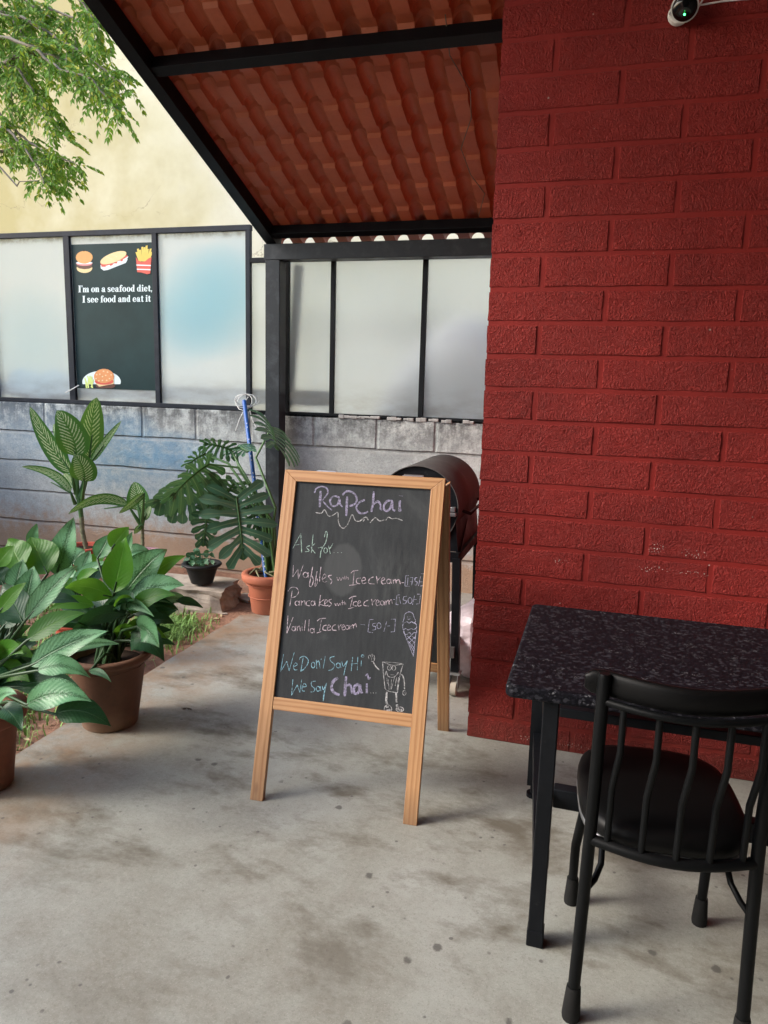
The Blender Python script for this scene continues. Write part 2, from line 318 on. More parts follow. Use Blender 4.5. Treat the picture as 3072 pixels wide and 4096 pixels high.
def mat_panel(name, tint_blue=False, clear=.5):
    s = Mat(name, rough=.55); sp = s.sep(); n = s.noise(1.3, 4, .6); fi = s.noise(60, 4, .7, 0, s.mp((1, 1, .6)))
    c = s.mix(s.mr(n, .35, .7), (.80, .88, .92), (.86, .92, .95)); c = s.mix(s.mr(fi, .55, .8, 0, .10), c, (.5, .5, .47))
    dirt = s.math('MULTIPLY', s.mr(sp[2], 1.2, 1.42, 1, 0), s.mr(s.noise(5, 5, .7, 0, s.mp((1, 1, 3))), .4, .65, 0, 1)); c = s.mix(s.math('MULTIPLY', dirt, .55), c, (.3, .28, .25))
    top = s.math('MULTIPLY', s.mr(sp[2], 2.36, 2.41, 0, 1), s.mr(s.noise(14, 5, .7), .45, .6, 0, 1)); c = s.mix(s.math('MULTIPLY', top, .7), c, (.2, .18, .15))
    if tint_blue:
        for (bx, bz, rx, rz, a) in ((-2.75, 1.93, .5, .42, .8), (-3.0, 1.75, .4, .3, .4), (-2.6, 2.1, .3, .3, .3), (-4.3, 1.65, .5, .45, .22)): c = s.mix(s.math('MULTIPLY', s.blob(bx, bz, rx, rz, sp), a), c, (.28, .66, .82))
    s.col(c)
    g = s.n.new('ShaderNodeBsdfRefraction'); s.put(g.inputs['Color'], s.mix(.25, (.98, .99, .98), c)); g.inputs['Roughness'].default_value = .42; g.inputs['IOR'].default_value = 1.28
    tl = s.n.new('ShaderNodeBsdfTranslucent'); s.put(tl.inputs[0], c)
    m0 = s.n.new('ShaderNodeMixShader'); m0.inputs[0].default_value = .5; s.lk(s.b.outputs[0], m0.inputs[1]); s.lk(tl.outputs[0], m0.inputs[2])
    m = s.n.new('ShaderNodeMixShader'); m.inputs[0].default_value = clear; s.lk(m0.outputs[0], m.inputs[1]); s.lk(g.outputs[0], m.inputs[2]); s.lk(m.outputs[0], s.out.inputs[0]); return s.m
def mat_granite():
    s = Mat('dark_granite', rough=.28); v1 = s.vor(240, out='Color', vec=s.mp((1, 1.4, 1))); g = s.sep(v1)[0]; v2 = s.vor(120, out='Color'); g2 = s.sep(v2)[0]; n = s.noise(30, 4)
    c = s.mix(s.mr(g, .55, 1, 0, .7), (.004, .004, .006), (.019, .018, .026)); c = s.mix(s.mr(g2, .84, .9, 0, .6), c, (.045, .045, .055)); c = s.mix(s.mr(s.math('MULTIPLY', g, n), .5, .62, 0, .8), c, (.13, .13, .14)); s.col(c).rough(s.mr(g, 0, 1, .5, .62)); s.b.inputs['Specular IOR Level'].default_value = .1; return s.m
def plain(name, col, rough=.6, metal=0, var=.15, sc=20):
    s = Mat(name, col, rough, metal, .18 if max(col) < .05 else .45); n = s.noise(sc, 4, .6); s.col(s.mix(s.mr(n, .3, .7), tuple(c*(1-var) for c in col), tuple(min(1, c*(1+var)) for c in col))); s.bump(n, .08, .003); return s.m

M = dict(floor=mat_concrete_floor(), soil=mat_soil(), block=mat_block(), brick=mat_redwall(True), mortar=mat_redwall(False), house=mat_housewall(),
    steel=mat_metal('black_steel', (.006, .007, .009)), fsteel=mat_metal('blue_black_steel', (.02, .024, .032), .45, .3), beam=mat_metal('worn_steel', (.032, .037, .042), .38, .5), roof=mat_roof(), wood=mat_wood(), slate=mat_slate(),
    granite=mat_granite(), chair=mat_metal('black_chair_paint', (.003, .0035, .004), .42, .05), seat=plain('black_vinyl', (.003, .003, .0032), .45), rubber=plain('black_rubber', (.012, .012, .012), .7),
    silver=mat_leaf('silver_leaf', 'silver'), green=mat_leaf('green_leaf', 'green'), dark=mat_leaf('dark_leaf', 'dark'), cream=mat_leaf('cream_leaf', 'cream'), philo=mat_leaf('philodendron_leaf', 'philo'), neem=mat_leaf('neem_leaf', 'neem'),
    clay=mat_terracotta('old_clay', (.12, .055, .032), (.19, .09, .052), .6), rust=mat_terracotta('rust_clay', (.2, .07, .038), (.27, .1, .055), .4), terra=mat_terracotta('terracotta_plastic', (.43, .125, .065), (.5, .165, .09), .15), redpot=mat_terracotta('red_plastic', (.5, .08, .04), (.56, .11, .06), .1),
    blackpot=plain('black_plastic', (.02, .02, .021), .5), mauvepot=plain('mauve_plastic', (.32, .17, .2), .6), potsoil=plain('pot_soil', (.035, .022, .015), .95, 0, .5, 60), stem=plain('green_stem', (.07, .16, .045), .45), stemd=plain('dark_stem', (.03, .075, .025), .45), cane=plain('cane', (.2, .2, .11), .7, 0, .5, 25),
    panel=mat_panel('frosted_sheet'), panelb=mat_panel('frosted_sheet_blue', True), panelc=mat_panel('frosted_sheet_clear', False, .74), bark=plain('bark', (.12, .09, .07), .9, 0, .4), twig=plain('twig', (.17, .15, .12), .8), blue=plain('blue_wrap', (.012, .09, .34), .4), cord=plain('white_cord', (.75, .76, .74), .6), white=plain('white_plastic', (.68, .68, .66), .4), grey=plain('grey_sheet', (.36, .36, .37), .7), lightblock=plain('light_block_dark', (.06, .05, .05), .8),  # last entry: near-black finish for the unseen added walls, cuts bounce light
    stone=plain('stone', (.38, .32, .26), .9, 0, .35, 12), drum=mat_metal('drum_steel', (.075, .072, .07), .72, .2), galv=plain('zinc', (.45, .46, .47), .35, .9), bag=plain('white_bag', (.72, .68, .68), .4), pinkbag=plain('pink_bag', (.62, .53, .56), .4), poster=plain('poster_green', (.012, .034, .036), .45, 0, .2, 4), grass=plain('grass_blade', (.2, .36, .09), .6, 0, .4, 6), straw=plain('dry_leaf', (.45, .36, .2), .8))

# ------------------------------------------------------------------ ground, floor
SOIL = -.045
mb = MB(); N = 90; ext = []
gx = [-200, -60, -25, -12] + [-8+.16*i for i in range(62)] + [3, 8, 25, 60, 200]; gy = [-200, -60, -20, -8, -3] + [.2*i for i in range(40)] + [10, 16, 40, 100, 200]
vs = [(x, y, SOIL + (.02*mnoise.noise(V((x*1.7, y*1.7, 0))) + .012*mnoise.noise(V((x*6, y*6, 3))) if -8 < x < -1.9 and -3 < y < 8 else 0)) for y in gy for x in gx]; nx = len(gx)
mb.add(vs, [(j*nx+i, j*nx+i+1, (j+1)*nx+i+1, (j+1)*nx+i) for j in range(len(gy)-1) for i in range(nx-1)], 0, True)
kind(mb.build('ground', M['soil']), 'structure')
edge = [(4, -8), (4, 4.83), (-1.35, 4.83), (-1.45, 4.3), (-1.62, 4.08), (-1.80, 3.98), (-1.93, 3.90)]
y = 3.84
while y > -8: edge.append((-2.0 + .010*mnoise.noise(V((y*5, 1, 0))) + .007*mnoise.noise(V((y*21, 4, 0))), y)); y -= .05 if y > .5 else .8
edge.append((-2.0, -8)); n = len(edge)
mb = MB(); mb.add([(x, y, 0) for x, y in edge] + [(x, y, -.12) for x, y in edge], [tuple(range(n))] + [(i, i+n, (i+1) % n+n, (i+1) % n) for i in range(n)])
o = mb.build('patio_floor', M['floor'])
bm = bmesh.new(); bm.from_mesh(o.data); bmesh.ops.recalc_face_normals(bm, faces=bm.faces); bm.to_mesh(o.data); bm.free(); kind(o, 'structure')

# ------------------------------------------------------------------ walls and house
WY = 2.776
t = thing('brick_wall', 'dark red painted wall with raised textured bricks behind the table', 'wall', (1.3, WY, 0))
mb = MB(); mb.box(-.428, 3.6, WY, 4.83, -.02, 3.4); mb.build('wall_body', M['mortar'], t)
mb = MB(); mb.box(2.0, 2.2, -3.2, WY+.01, -.02, 5.0); mb.build('side_light_block', M['lightblock'], t)  # unseen wall added to keep the right side dark
mb = MB(); mb.box(-2.3, 2.2, -3.4, -3.2, -.02, 5.4); mb.build('rear_light_block', M['lightblock'], t)  # unseen wall added to stop sky light from behind the camera
mb = MB(); P = .118; z0 = 1.756 - 15*P
for k in range(-1, 29):
    zb = z0 + k*P; odd = (k - 15) % 2; j0 = -.243 if not odd else -.02
    i = -2
    while True:
        xa = j0 + (i-1)*.429 + .0115; xb = j0 + i*.429 - .0115; i += 1
        if xa > 3.5: break
        if xb < -.42: continue
        xa = max(xa, -.4305); za = max(zb, .004); zt = min(zb + .0965, 3.38)
        if zt - za < .02: continue
        # raised pad with a chamfer, slightly irregular; wraps the corner where it reaches the wall's end
        j = lambda q: rnd.uniform(-.0016, .0016)
        h = .003 + rnd.uniform(-.0006, .0006); c = .006
        nxs = 7; nzs = 4
        vs = []; 
        for b in range(nzs):
            for a in range(nxs):
                ua, ub = a/(nxs-1), b/(nzs-1); x = xa + (xb-xa)*ua; z = za + (zt-za)*ub
                vs.append((x + (j(0) if 0 < a < nxs-1 else j(0)*.8), WY - h + rnd.uniform(-.0012, .0012), z + j(0)))
        fs = [(b*nxs+a, b*nxs+a+1, (b+1)*nxs+a+1, (b+1)*nxs+a) for b in range(nzs-1) for a in range(nxs-1)]
        ring = [a for a in range(nxs)] + [b*nxs+nxs-1 for b in range(1, nzs)] + [(nzs-1)*nxs+a for a in range(nxs-2, -1, -1)] + [b*nxs for b in range(nzs-2, 0, -1)]
        m = len(vs)
        for q in ring:
            x, yy, z = vs[q]; ox = (-c if q % nxs == 0 else c if q % nxs == nxs-1 else 0); oz = (-c if q < nxs else c if q >= (nzs-1)*nxs else 0)
            if xa < -.429 and q % nxs == 0: ox = 0
            vs.append((x+ox, WY+.003 if not (xa < -.429 and q % nxs == 0) else WY+.2, z+oz))
        L = len(ring); fs += [(ring[i2], m+i2, m+(i2+1) % L, ring[(i2+1) % L]) for i2 in range(L)]
        fs = [f[::-1] if False else f for f in fs]
        mb.add(vs, fs)
mb.build('brick_relief', M['brick'], t)

BY = 4.83
bw = MB(); bw.box(-9, -.43, BY, BY+.16, -.15, 1.175); o = bw.build('block_wall', M['block'], bevel=.012, loc=(0, 0, 0)); tag(o, 'weathered grey concrete block wall with dark mould and blue patches below the frosted screens', 'wall')
mb = MB()
for i in range(34):
    x = -1.75 + i*.029;
    if rnd.random() < .25: continue
    mb.box(x, x+.038+rnd.uniform(0, .01), BY-.006-rnd.uniform(0, .008), BY+.005, 1.156+rnd.uniform(-.008, .003), 1.168+rnd.uniform(-.002, .01))
mb.build('mortar_lip', plain('grey_mortar', (.34, .34, .33), .9, 0, .3), o, bevel=.004)

t = thing('house', 'tall cream yellow house wall with fine cracks behind the screens', 'house', (-6, 7.6, 0))
mb = MB(); mb.box(-16, 1.5, 7.6, 8.2, -.1, 7.2); mb.build('wall', M['house'], t)
mb = MB(); mb.box(-16, 1.5, 7.52, 7.6, 2.02, 2.12); mb.build('ledge', M['house'], t, bevel=.01)
mb = MB(); mb.box(-6.4, -5.9, -6, 4.6, -.1, 1.7); mb.build('left_light_block', M['house'], t)  # unseen block added on the left to hold back low sky light
mb = MB(); mb.box(-16.2, 1.7, 7.3, 8.3, 7.2, 7.35); mb.build('roof', M['house'], t)

# ------------------------------------------------------------------ screens on the wall
FY = 4.85
def screen_bars(mb, bars):
    for x0, x1, z0, z1, y0, y1 in bars: mb.box(x0, x1, y0, y1, z0, z1)
t = thing('screen_fence', 'tall dark metal framed frosted screen left of the canopy post', 'fence', (-4, FY, 1.18))
for bb in ((-7, -2.42, 2.41, 2.447, FY-.02, FY+.02), (-7, -2.42, 1.176, 1.206, FY-.021, FY+.02)):
    mb = MB(); screen_bars(mb, [bb]); mb.build('rail', M['fsteel'], t, bevel=.002)
for x0, x1 in ((-6.5, -6.46), (-5.25, -5.21), (-4.665, -4.64), (-3.96, -3.908), (-3.201, -3.162), (-2.458, -2.4235)):
    mb = MB(); mb.box(x0, x1, FY-.019, FY+.018, 1.206, 2.41); mb.build('post', M['fsteel'], t, bevel=.002)
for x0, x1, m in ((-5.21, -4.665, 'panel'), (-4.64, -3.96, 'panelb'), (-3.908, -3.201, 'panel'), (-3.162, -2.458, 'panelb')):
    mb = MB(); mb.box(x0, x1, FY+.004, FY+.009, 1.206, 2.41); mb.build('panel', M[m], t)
t = thing('screen_fence', 'lower frosted screen between the canopy post and the red wall', 'fence', (-1.4, FY, 1.15))
for bb in ((-2.4235, -.43, 2.196, 2.228, FY-.018, FY+.018), (-2.4235, -.43, 1.150, 1.182, FY-.02, FY+.02)):
    mb = MB(); screen_bars(mb, [bb]); mb.build('rail', M['steel'], t, bevel=.002)
for x0, x1 in ((-2.16, -2.13), (-1.825, -1.795), (-1.19, -1.157), (-.56, -.53)):
    mb = MB(); mb.box(x0, x1, FY-.017, FY+.017, 1.182, 2.196); mb.build('post', M['steel'], t, bevel=.002)
for x0, x1 in ((-2.42, -2.16), (-2.13, -1.825), (-1.795, -1.19), (-1.157, -.56)):
    mb = MB(); mb.box(x0, x1, FY+.004, FY+.009, 1.182, 2.196); mb.build('panel', M['panelc'], t)
for (x, y, label) in ((-3.93, FY, 'white zip tie on the fence post left of the poster'), ):
    mb = MB(); mb.tube([at(262, 1571, y=4.82), at(290, 1556, y=4.81), at(316, 1541, y=4.83)], .004, 6); o = mb.build('cable_tie', M['cord'], loc=at(290, 1556, y=4.81)); tag(o, label, 'cable tie')
# things seen blurred through the frosted sheets
mb = MB(); mb.tube([at(1195, 1060, y=5.06), at(1180, 1300, y=5.06), at(1157, 1590, y=5.06), at(1150, 1625, y=5.02)], .036, 14)
tag(mb.build('drain_pipe', M['steel'], loc=at(1170, 1400, y=5.06)), 'dark upright pipe blurred behind the narrow frosted panel', 'pipe')
mb = MB(); prof = []
for i in range(25):
    for j in range(13):
        a, b = i/24*2-1, j/12; prof.append((-1.05 + a*1.15, 5.85 + .35*math.sin(b*math.pi*2)*(1-a*a*.6) + 0, .0 + 1.93*(1-abs(a)**2.0)*(1 - .0*b)*math.sin(math.pi*min(1, .08+b*.84))))
mb.add(prof, [(i*13+j, i*13+j+1, (i+1)*13+j+1, (i+1)*13+j) for i in range(24) for j in range(12)], 0, True)
tag(mb.build('covered_heap', M['grey'], loc=(-1, 5.85, 0)), 'grey rounded heap blurred behind the frosted panels by the red wall', 'heap')
mb = MB(); mb.box(-9, -1.9, 5.02, 5.12, 1.22, 1.33); tag(mb.build('ledge', M['stone'], loc=(-4, 5.07, 1.2)), 'grey ledge blurred behind the foot of the frosted screens', 'ledge')
mb = MB()
for i in range(5): mb.lathe([(0, .0), (.10, .02), (.13, .1), (.09, .2), (0, .24)], (-4.55+i*.1, 5.0+.02*(i % 2), 1.2-.02*(i % 3)), 14)
tag(mb.build('white_sack', M['white'], loc=(-4.4, 5, 1.2)), 'white sack blurred behind the leftmost frosted panel', 'sack')

# ------------------------------------------------------------------ poster
PO = V((-3.905, FY-.004, 0))
t = thing('poster', 'dark green food poster with white lettering on the frosted screen', 'poster', (-3.55, FY, 1.3))
PX0, PX1, PZ0, PZ1 = -3.902, -3.203, 1.297, 2.353
mb = MB(); mb.box(PX0, PX1, FY+.0005, FY+.003, PZ0, PZ1); mb.build('sheet', M['poster'], t)
T_ = zpt((280, 950), 370/1259)
def flat(mb, pts, lay): 
    q = [V(T_(x, y, y=FY)) for x, y in pts]; mb.add([(p.x, FY-.0003*lay, p.z) for p in q], [tuple(range(len(q)))])
def ell(cx, cy, rx, ry, a0=0, a1=360, n=22, rot=0):
    ca, sa = math.cos(R(rot)), math.sin(R(rot)); out = []
    for i in range(n+(a1-a0 != 360)):
        a = R(a0+(a1-a0)*i/n); x, y = rx*math.cos(a), ry*math.sin(a); out.append((cx+x*ca-y*sa, cy+x*sa+y*ca))
    return out
def pcol(name, col): return plain('print_'+name, col, .5, 0, .05)
pc = dict(bun=pcol('bun', (.66, .33, .1)), pale=pcol('pale', (.74, .58, .29)), meat=pcol('meat', (.09, .03, .018)), red=pcol('red', (.62, .09, .06)), pink=pcol('pink', (.7, .26, .26)), white=pcol('white', (.68, .8, .82)), yel=pcol('yellow', (.72, .55, .1)), lime=pcol('lime', (.6, .72, .22)), ink=pcol('ink', (.02, .02, .02)), orange=pcol('orange', (.68, .28, .1)), seed=pcol('seed', (.8, .6, .35)))
def art(name, layers):
    root = None
    groups = {}
    for i, (col, pts) in enumerate(layers): groups.setdefault(col, []).append((i+1, pts))
    mats = [pc[c] for c in groups]; mb = MB()
    for k, (c, ls) in enumerate(groups.items()):
        for lay, pts in ls:
            b = len(mb.f); flat(mb, pts, lay*.6+1)
            for q in range(b, len(mb.f)): mb.mi[q] = k
    mb.build(name, mats, t)
art('printed_burger', [('pale', ell(198, 415, 107, 68)), ('meat', [(92, 370), (300, 370), (304, 405), (260, 425), (198, 432), (130, 422), (92, 400)]), ('pink', ell(195, 352, 112, 34)), ('white', ell(195, 345, 112, 18)), ('bun', ell(195, 270, 115, 86)), ('ink', [(180, 165), (200, 165), (196, 190), (186, 190)])])
art('printed_sandwich', [('white', [(415, 375), (770, 250), (785, 300), (760, 345), (520, 440), (460, 450), (420, 420)]), ('red', [(415, 350), (780, 240), (790, 275), (700, 325), (520, 400), (430, 400)]), ('white', [(480, 390), (540, 372), (560, 400), (520, 412)]), ('white', [(580, 360), (620, 350), (630, 380), (600, 388)]), ('white', [(640, 330), (690, 312), (690, 345), (655, 355)]), ('white', [(720, 300), (795, 255), (790, 275), (740, 322)]), ('pale', ell(592, 275, 190, 66, rot=-21)), ('seed', [(480, 265), (490, 258), (580, 290), (572, 298)]), ('seed', [(555, 232), (565, 226), (650, 258), (642, 266)]), ('seed', [(640, 195), (650, 190), (735, 222), (727, 230)])])
fr = [('yel', [(x-13, y), (x+13, y-4), (x+18+dx, 325), (x-10+dx, 325)]) for x, y, dx in ((905, 200, 40), (925, 155, 25), (955, 170, 10), (985, 130, 5), (1015, 135, -5), (1045, 112, -15), (1060, 160, -15), (1100, 155, -45), (1118, 195, -55), (940, 205, 20), (992, 205, 0), (1025, 210, -5))]
art('printed_fries', fr + [('red', [(900, 265), (925, 310), (975, 332), (1030, 322), (1070, 285), (1112, 268), (1095, 490), (1050, 500), (980, 478), (918, 472)]), ('white', [(906, 368), (1105, 375), (1104, 390), (908, 383)]), ('white', [(912, 425), (1100, 432), (1099, 447), (914, 440)])])
pl = [('white', ell(430, 1965, 262, 150, 168, 372, 30)), ] + [('lime', [(x-9, y), (x+9, y+2), (x+12+dx, y+110), (x-10+dx, y+110)]) for x, y, dx in ((200, 1910, 40), (215, 1950, 10), (240, 1880, 30), (250, 1940, 0), (275, 1880, -10), (300, 1890, -20), (290, 1940, 15), (320, 1930, -30))]
pl += [('meat', ell(485, 2015, 135, 48)), ('pale', [(350, 1985), (600, 1940), (600, 1990), (400, 2030)]), ('orange', ell(465, 1895, 138, 108)), ('red', ell(468, 1960, 128, 44)), ('orange', ell(463, 1890, 134, 90))] + [('seed', ell(x, y, 11, 9, n=10)) for x, y in ((460, 1820), (515, 1832), (367, 1868), (410, 1860), (490, 1877), (565, 1870), (447, 1893), (360, 1920), (543, 1920), (398, 1950), (447, 1945), (505, 1945))]
pl = [(c, [(x, min(y, 2052)) for x, y in p]) for c, p in pl]
art('printed_plate', pl)
# fat-face lettering: every glyph from stems, hairlines, serifs and rings; unit = x-height
def glyph(ch):
    R_ = lambda x0, y0, x1, y1: [(x0, y0), (x1, y0), (x1, y1), (x0, y1)]
    def ring(cx, cy, rx, ry, ix, iy, a0=0, a1=360, n=18):
        out = []
        for i in range(n):
            a, b = R(a0+(a1-a0)*i/n), R(a0+(a1-a0)*(i+1)/n)
            out.append([(cx+rx*math.cos(a), cy+ry*math.sin(a)), (cx+rx*math.cos(b), cy+ry*math.sin(b)), (cx+ix*math.cos(b), cy+iy*math.sin(b)), (cx+ix*math.cos(a), cy+iy*math.sin(a))])
        return out
    S = .30; h = .09
    serif = lambda x0, x1, y: R_(x0, y, x1, y+h)
    if ch == 'I': return [R_(.14, 0, .52, 1.5), serif(0, .66, 0), serif(0, .66, 1.41)], .66
    if ch == "'": return [ell(.15, 1.38, .14, .14, n=12), [(.16, 1.4), (.29, 1.38), (.2, 1.1), (.08, 1.05)]], .3
    if ch == ',': return [ell(.15, .12, .14, .14, n=12), [(.16, .14), (.29, .12), (.2, -.22), (.06, -.28)]], .3
    if ch == 'o': return ring(.46, .5, .46, .53, .13, .45), .92
    def nn(x): return [R_(x+.05, 0, x+.05+S, 1), serif(x, x+.05+S, .91), serif(x, x+.42, 0), R_(x+.52, 0, x+.52+S, .8), serif(x+.46, x+.9, 0)] + ring(x+.58, .72, .24, .31, .1, .2, 0, 180, 8)
    if ch == 'n': return nn(0), .92
    if ch == 'm': return nn(0) + [R_(1.0, 0, 1.0+S, .8), serif(.95, 1.38, 0)] + ring(1.06, .72, .24, .31, .1, .2, 0, 180, 8), 1.4
    if ch == 'd': return ring(.4, .5, .4, .53, .1, .45) + [R_(.5, 0, .5+S, 1.5), serif(.4, .8, 1.41), serif(.6, .92, 0)], .94
    if ch == 'a': return ring(.33, .29, .33, .31, .08, .22) + [R_(.45, .0, .45+S, .75), serif(.6, .9, 0), ell(.2, .74, .14, .14, n=10)] + ring(.42, .72, .33, .31, .1, .24, 0, 160, 8), .9
    if ch == 'e': return ring(.42, .5, .42, .53, .1, .44, 25, 330, 16) + [R_(.3, .46, .84, .55), [(.6, .5), (.84, .5), (.8, .75), (.6, .9)]], .86
    if ch == 's': return ring(.33, .73, .33, .3, .1, .2, 30, 250, 9) + ring(.36, .28, .36, .31, .1, .2, -150, 90, 10) + [[(.1, .72), (.35, .72), (.66, .25), (.4, .25)], R_(.52, .68, .62, .98), R_(.05, .03, .14, .35)], .74
    if ch == 'f': return [R_(.14, 0, .14+S, 1.2), serif(0, .56, 0), R_(0, .9, .62, 1.0), ell(.62, 1.32, .13, .13, n=10)] + ring(.46, 1.2, .32, .31, .05, .2, 20, 180, 8), .62
    if ch == 'i': return [R_(.1, 0, .1+S, 1), serif(0, .4, .91), serif(0, .5, 0), ell(.25, 1.3, .18, .18, n=14)], .52
    if ch == 't': return [R_(.14, .1, .14+S, 1.3), R_(0, .9, .6, 1.0)] + ring(.4, .22, .26, .25, .05, .12, 180, 350, 8), .62
    return [], .42
def layout(text, x0, y0, x1, y1):
    adv = []; x = 0
    for c in text:
        g, wd = glyph(c); adv.append((g, x)); x += wd + (.035 if c != ' ' else 0)
    k = (x1-x0)/x; out = []
    for g, gx in adv:
        for p in g: out.append([(x0+(gx+px)*k, y0+(y1-y0)*(gx+px)/x - py*62) for px, py in p])
    return out
for ln in (("I'm on a seafood diet,", 112, 747, 1122, 733), ("I see food and eat it", 168, 887, 1102, 873)):
    mb = MB()
    for i, p in enumerate(layout(*ln)): flat(mb, p, 1.5+.1*(i % 60))
    mb.build('printed_text', pc['white'], t)

# ------------------------------------------------------------------ canopy
t = thing('roof_canopy', 'black steel canopy with red tile profile roof sheets over the patio', 'canopy', (-2.17, 4.72, 0))
mb = MB(); mb.box(-2.23, -2.125, 4.67, 4.775, -.1, 2.182); mb.build('post', M['beam'], t, bevel=.004)
mb = MB(); mb.box(-2.24, -.40, 4.668, 4.777, 2.183, 2.285); mb.build('beam', M['beam'], t, bevel=.004)
SL = -.375; rz = lambda y: 2.318 + (4.73-max(y, 1.6))*.375          # underside of the purlins
mb = MB(); mb.bar((-2.205, 4.79, rz(4.79)+.012), (-2.205, 1.6, rz(1.6)+.012), .075, .085); mb.build('rafter', M['steel'], t, bevel=.003)
mb = MB(); mb.bar((-2.205, 1.6, rz(1.6)+.012), (-2.205, -3.3, rz(1.6)+.012), .075, .085); mb.build('rafter', M['steel'], t)
for py in (4.66, 3.34, 2.05):
    x1 = -.44 if py > 2.7 else 2.4
    mb = MB(); mb.bar((-2.17, py, rz(py)+.012), (x1, py, rz(py)+.012), .06, .062, (0, -SL, 1)); mb.build('purlin', M['steel'], t, bevel=.002)
def sheet(xa, xb, ya, yb):
    mb = MB(); pitch = .1635; step = .203; xs = []; x = xa
    prof = [0, .02, .0375, .039, .044, .052, .062, .073, .085, .097, .108, .118, .126, .131, .1325, .15]
    k = math.floor((xa + 2.0745)/pitch)
    while -2.0745 + k*pitch < xb:
        b = -2.0745 + k*pitch
        for q in prof:
            if xa <= b+q <= xb:
                a = (q-.085)/.047; hgt = .050*max(0, 1-a*a)**.5 if abs(a) < 1 else 0; xs.append((b+q, hgt))
        k += 1
    ys = []; y0 = 4.95; n0 = math.ceil((y0-yb)/step)-1
    j = 0
    while y0 - j*step > ya:
        b = y0 - j*step
        for fr, dz in ((0, 0), (.04, .019), (.10, .020), (.27, .020), (.36, .003), (.60, .001)):
            yy = b - fr*step
            if ya < yy <= yb: ys.append((yy, dz))
        j += 1
    vs = [(x + .0015*mnoise.noise(V((x*4, yy*4, 1))), yy, rz(yy) + .046 + h + dz) for yy, dz in ys for x, h in xs]; nx = len(xs)
    mb.add(vs, [(j*nx+i, j*nx+i+1, (j+1)*nx+i+1, (j+1)*nx+i) for j in range(len(ys)-1) for i in range(nx-1)], 0, False)
    o = mb.build('roof_sheet', M['roof'], t); s = o.modifiers.new('thickness', 'SOLIDIFY'); s.thickness = .004; s.offset = 1; return o
sheet(-2.245, -1.17, 2.2, 4.885); sheet(-1.20, -.436, 2.2, 4.88); sheet(-2.245, 2.4, -3.4, 2.23); sheet(-.44, 2.4, 2.2, 3.0)
mb = MB(); mb.tube([(-.80+.05*math.sin(i*1.7)+.012*i, 4.6-.19*i, rz(4.6-.19*i)+.03+.01*math.sin(i*2.1)) for i in range(8)], .0025, 5); tag(mb.build('wire', M['twig'], loc=(-.8, 4, 2.5)), 'thin loose wire running under the red roof sheets', 'wire')

# ------------------------------------------------------------------ chalkboard
B0 = V((-1.047, 2.070, 0)); ex = V((.998, .063, 0)).normalized()
upb = V((-1.056, 2.397, 1.086)) - B0; upb = (upb - ex*upb.dot(ex)).normalized(); nb = upb.cross(ex)*-1
if nb.y > 0: nb = -nb                                       # faces the camera
BW, BH = .574, 1.136
t = thing('chalkboard_sign', 'standing wooden chalkboard with handwritten menu on the concrete floor', 'sign', (-.77, 2.4, 0))
def bpt(s_, q, d=0): return B0 + ex*s_ + upb*q + nb*d
def plank(mb, pts, d0, d1, vert=True):                      # quad of board coords extruded along the board normal, UV along the grain
    vs = [bpt(s_, q, d) for d in (d0, d1) for s_, q in pts]
    uv = [((s_, q) if vert else (q, s_)) for d in (0, 1) for s_, q in pts]
    off = rnd.uniform(0, 5); uv = [(a+off, b+off*.7) for a, b in uv]
    mb.add(vs, [(3, 2, 1, 0), (4, 5, 6, 7), (0, 1, 5, 4), (1, 2, 6, 5), (2, 3, 7, 6), (3, 0, 4, 7)], 0, False, uv)
sw = .046; sT = .040; qb0, qb1 = .305, .347
mb = MB(); plank(mb, [(0, 0), (sw, 0), (sw, BH-sT), (0, BH)], -.022, 0); mb.build('leg', M['wood'], t, bevel=.002)
mb = MB(); plank(mb, [(BW-sw, 0), (BW, 0), (BW, BH), (BW-sw, BH-sT)], -.022, 0); mb.build('leg', M['wood'], t, bevel=.002)
mb = MB(); plank(mb, [(0.0, BH), (sw, BH-sT), (BW-sw, BH-sT), (BW, BH)], -.022, 0, False); mb.build('top_rail', M['wood'], t, bevel=.0015)
mb = MB(); plank(mb, [(sw, qb0), (BW-sw, qb0), (BW-sw, qb1), (sw, qb1)], -.020, -.0015, False); mb.build('bottom_rail', M['wood'], t, bevel=.0015)
mb = MB(); pts = [(sw, qb1), (BW-sw, qb1), (BW-sw, BH-sT), (sw, BH-sT)]
mb.add([bpt(a, b, d) for d in (-.014, -.008) for a, b in pts], [(3, 2, 1, 0), (4, 5, 6, 7), (0, 1, 5, 4), (1, 2, 6, 5), (2, 3, 7, 6), (3, 0, 4, 7)], 0, False, [((a-sw)/.48, (b-qb1)/.75) for d in (0, 1) for a, b in pts])
slate = mb.build('blackboard', M['slate'], t)
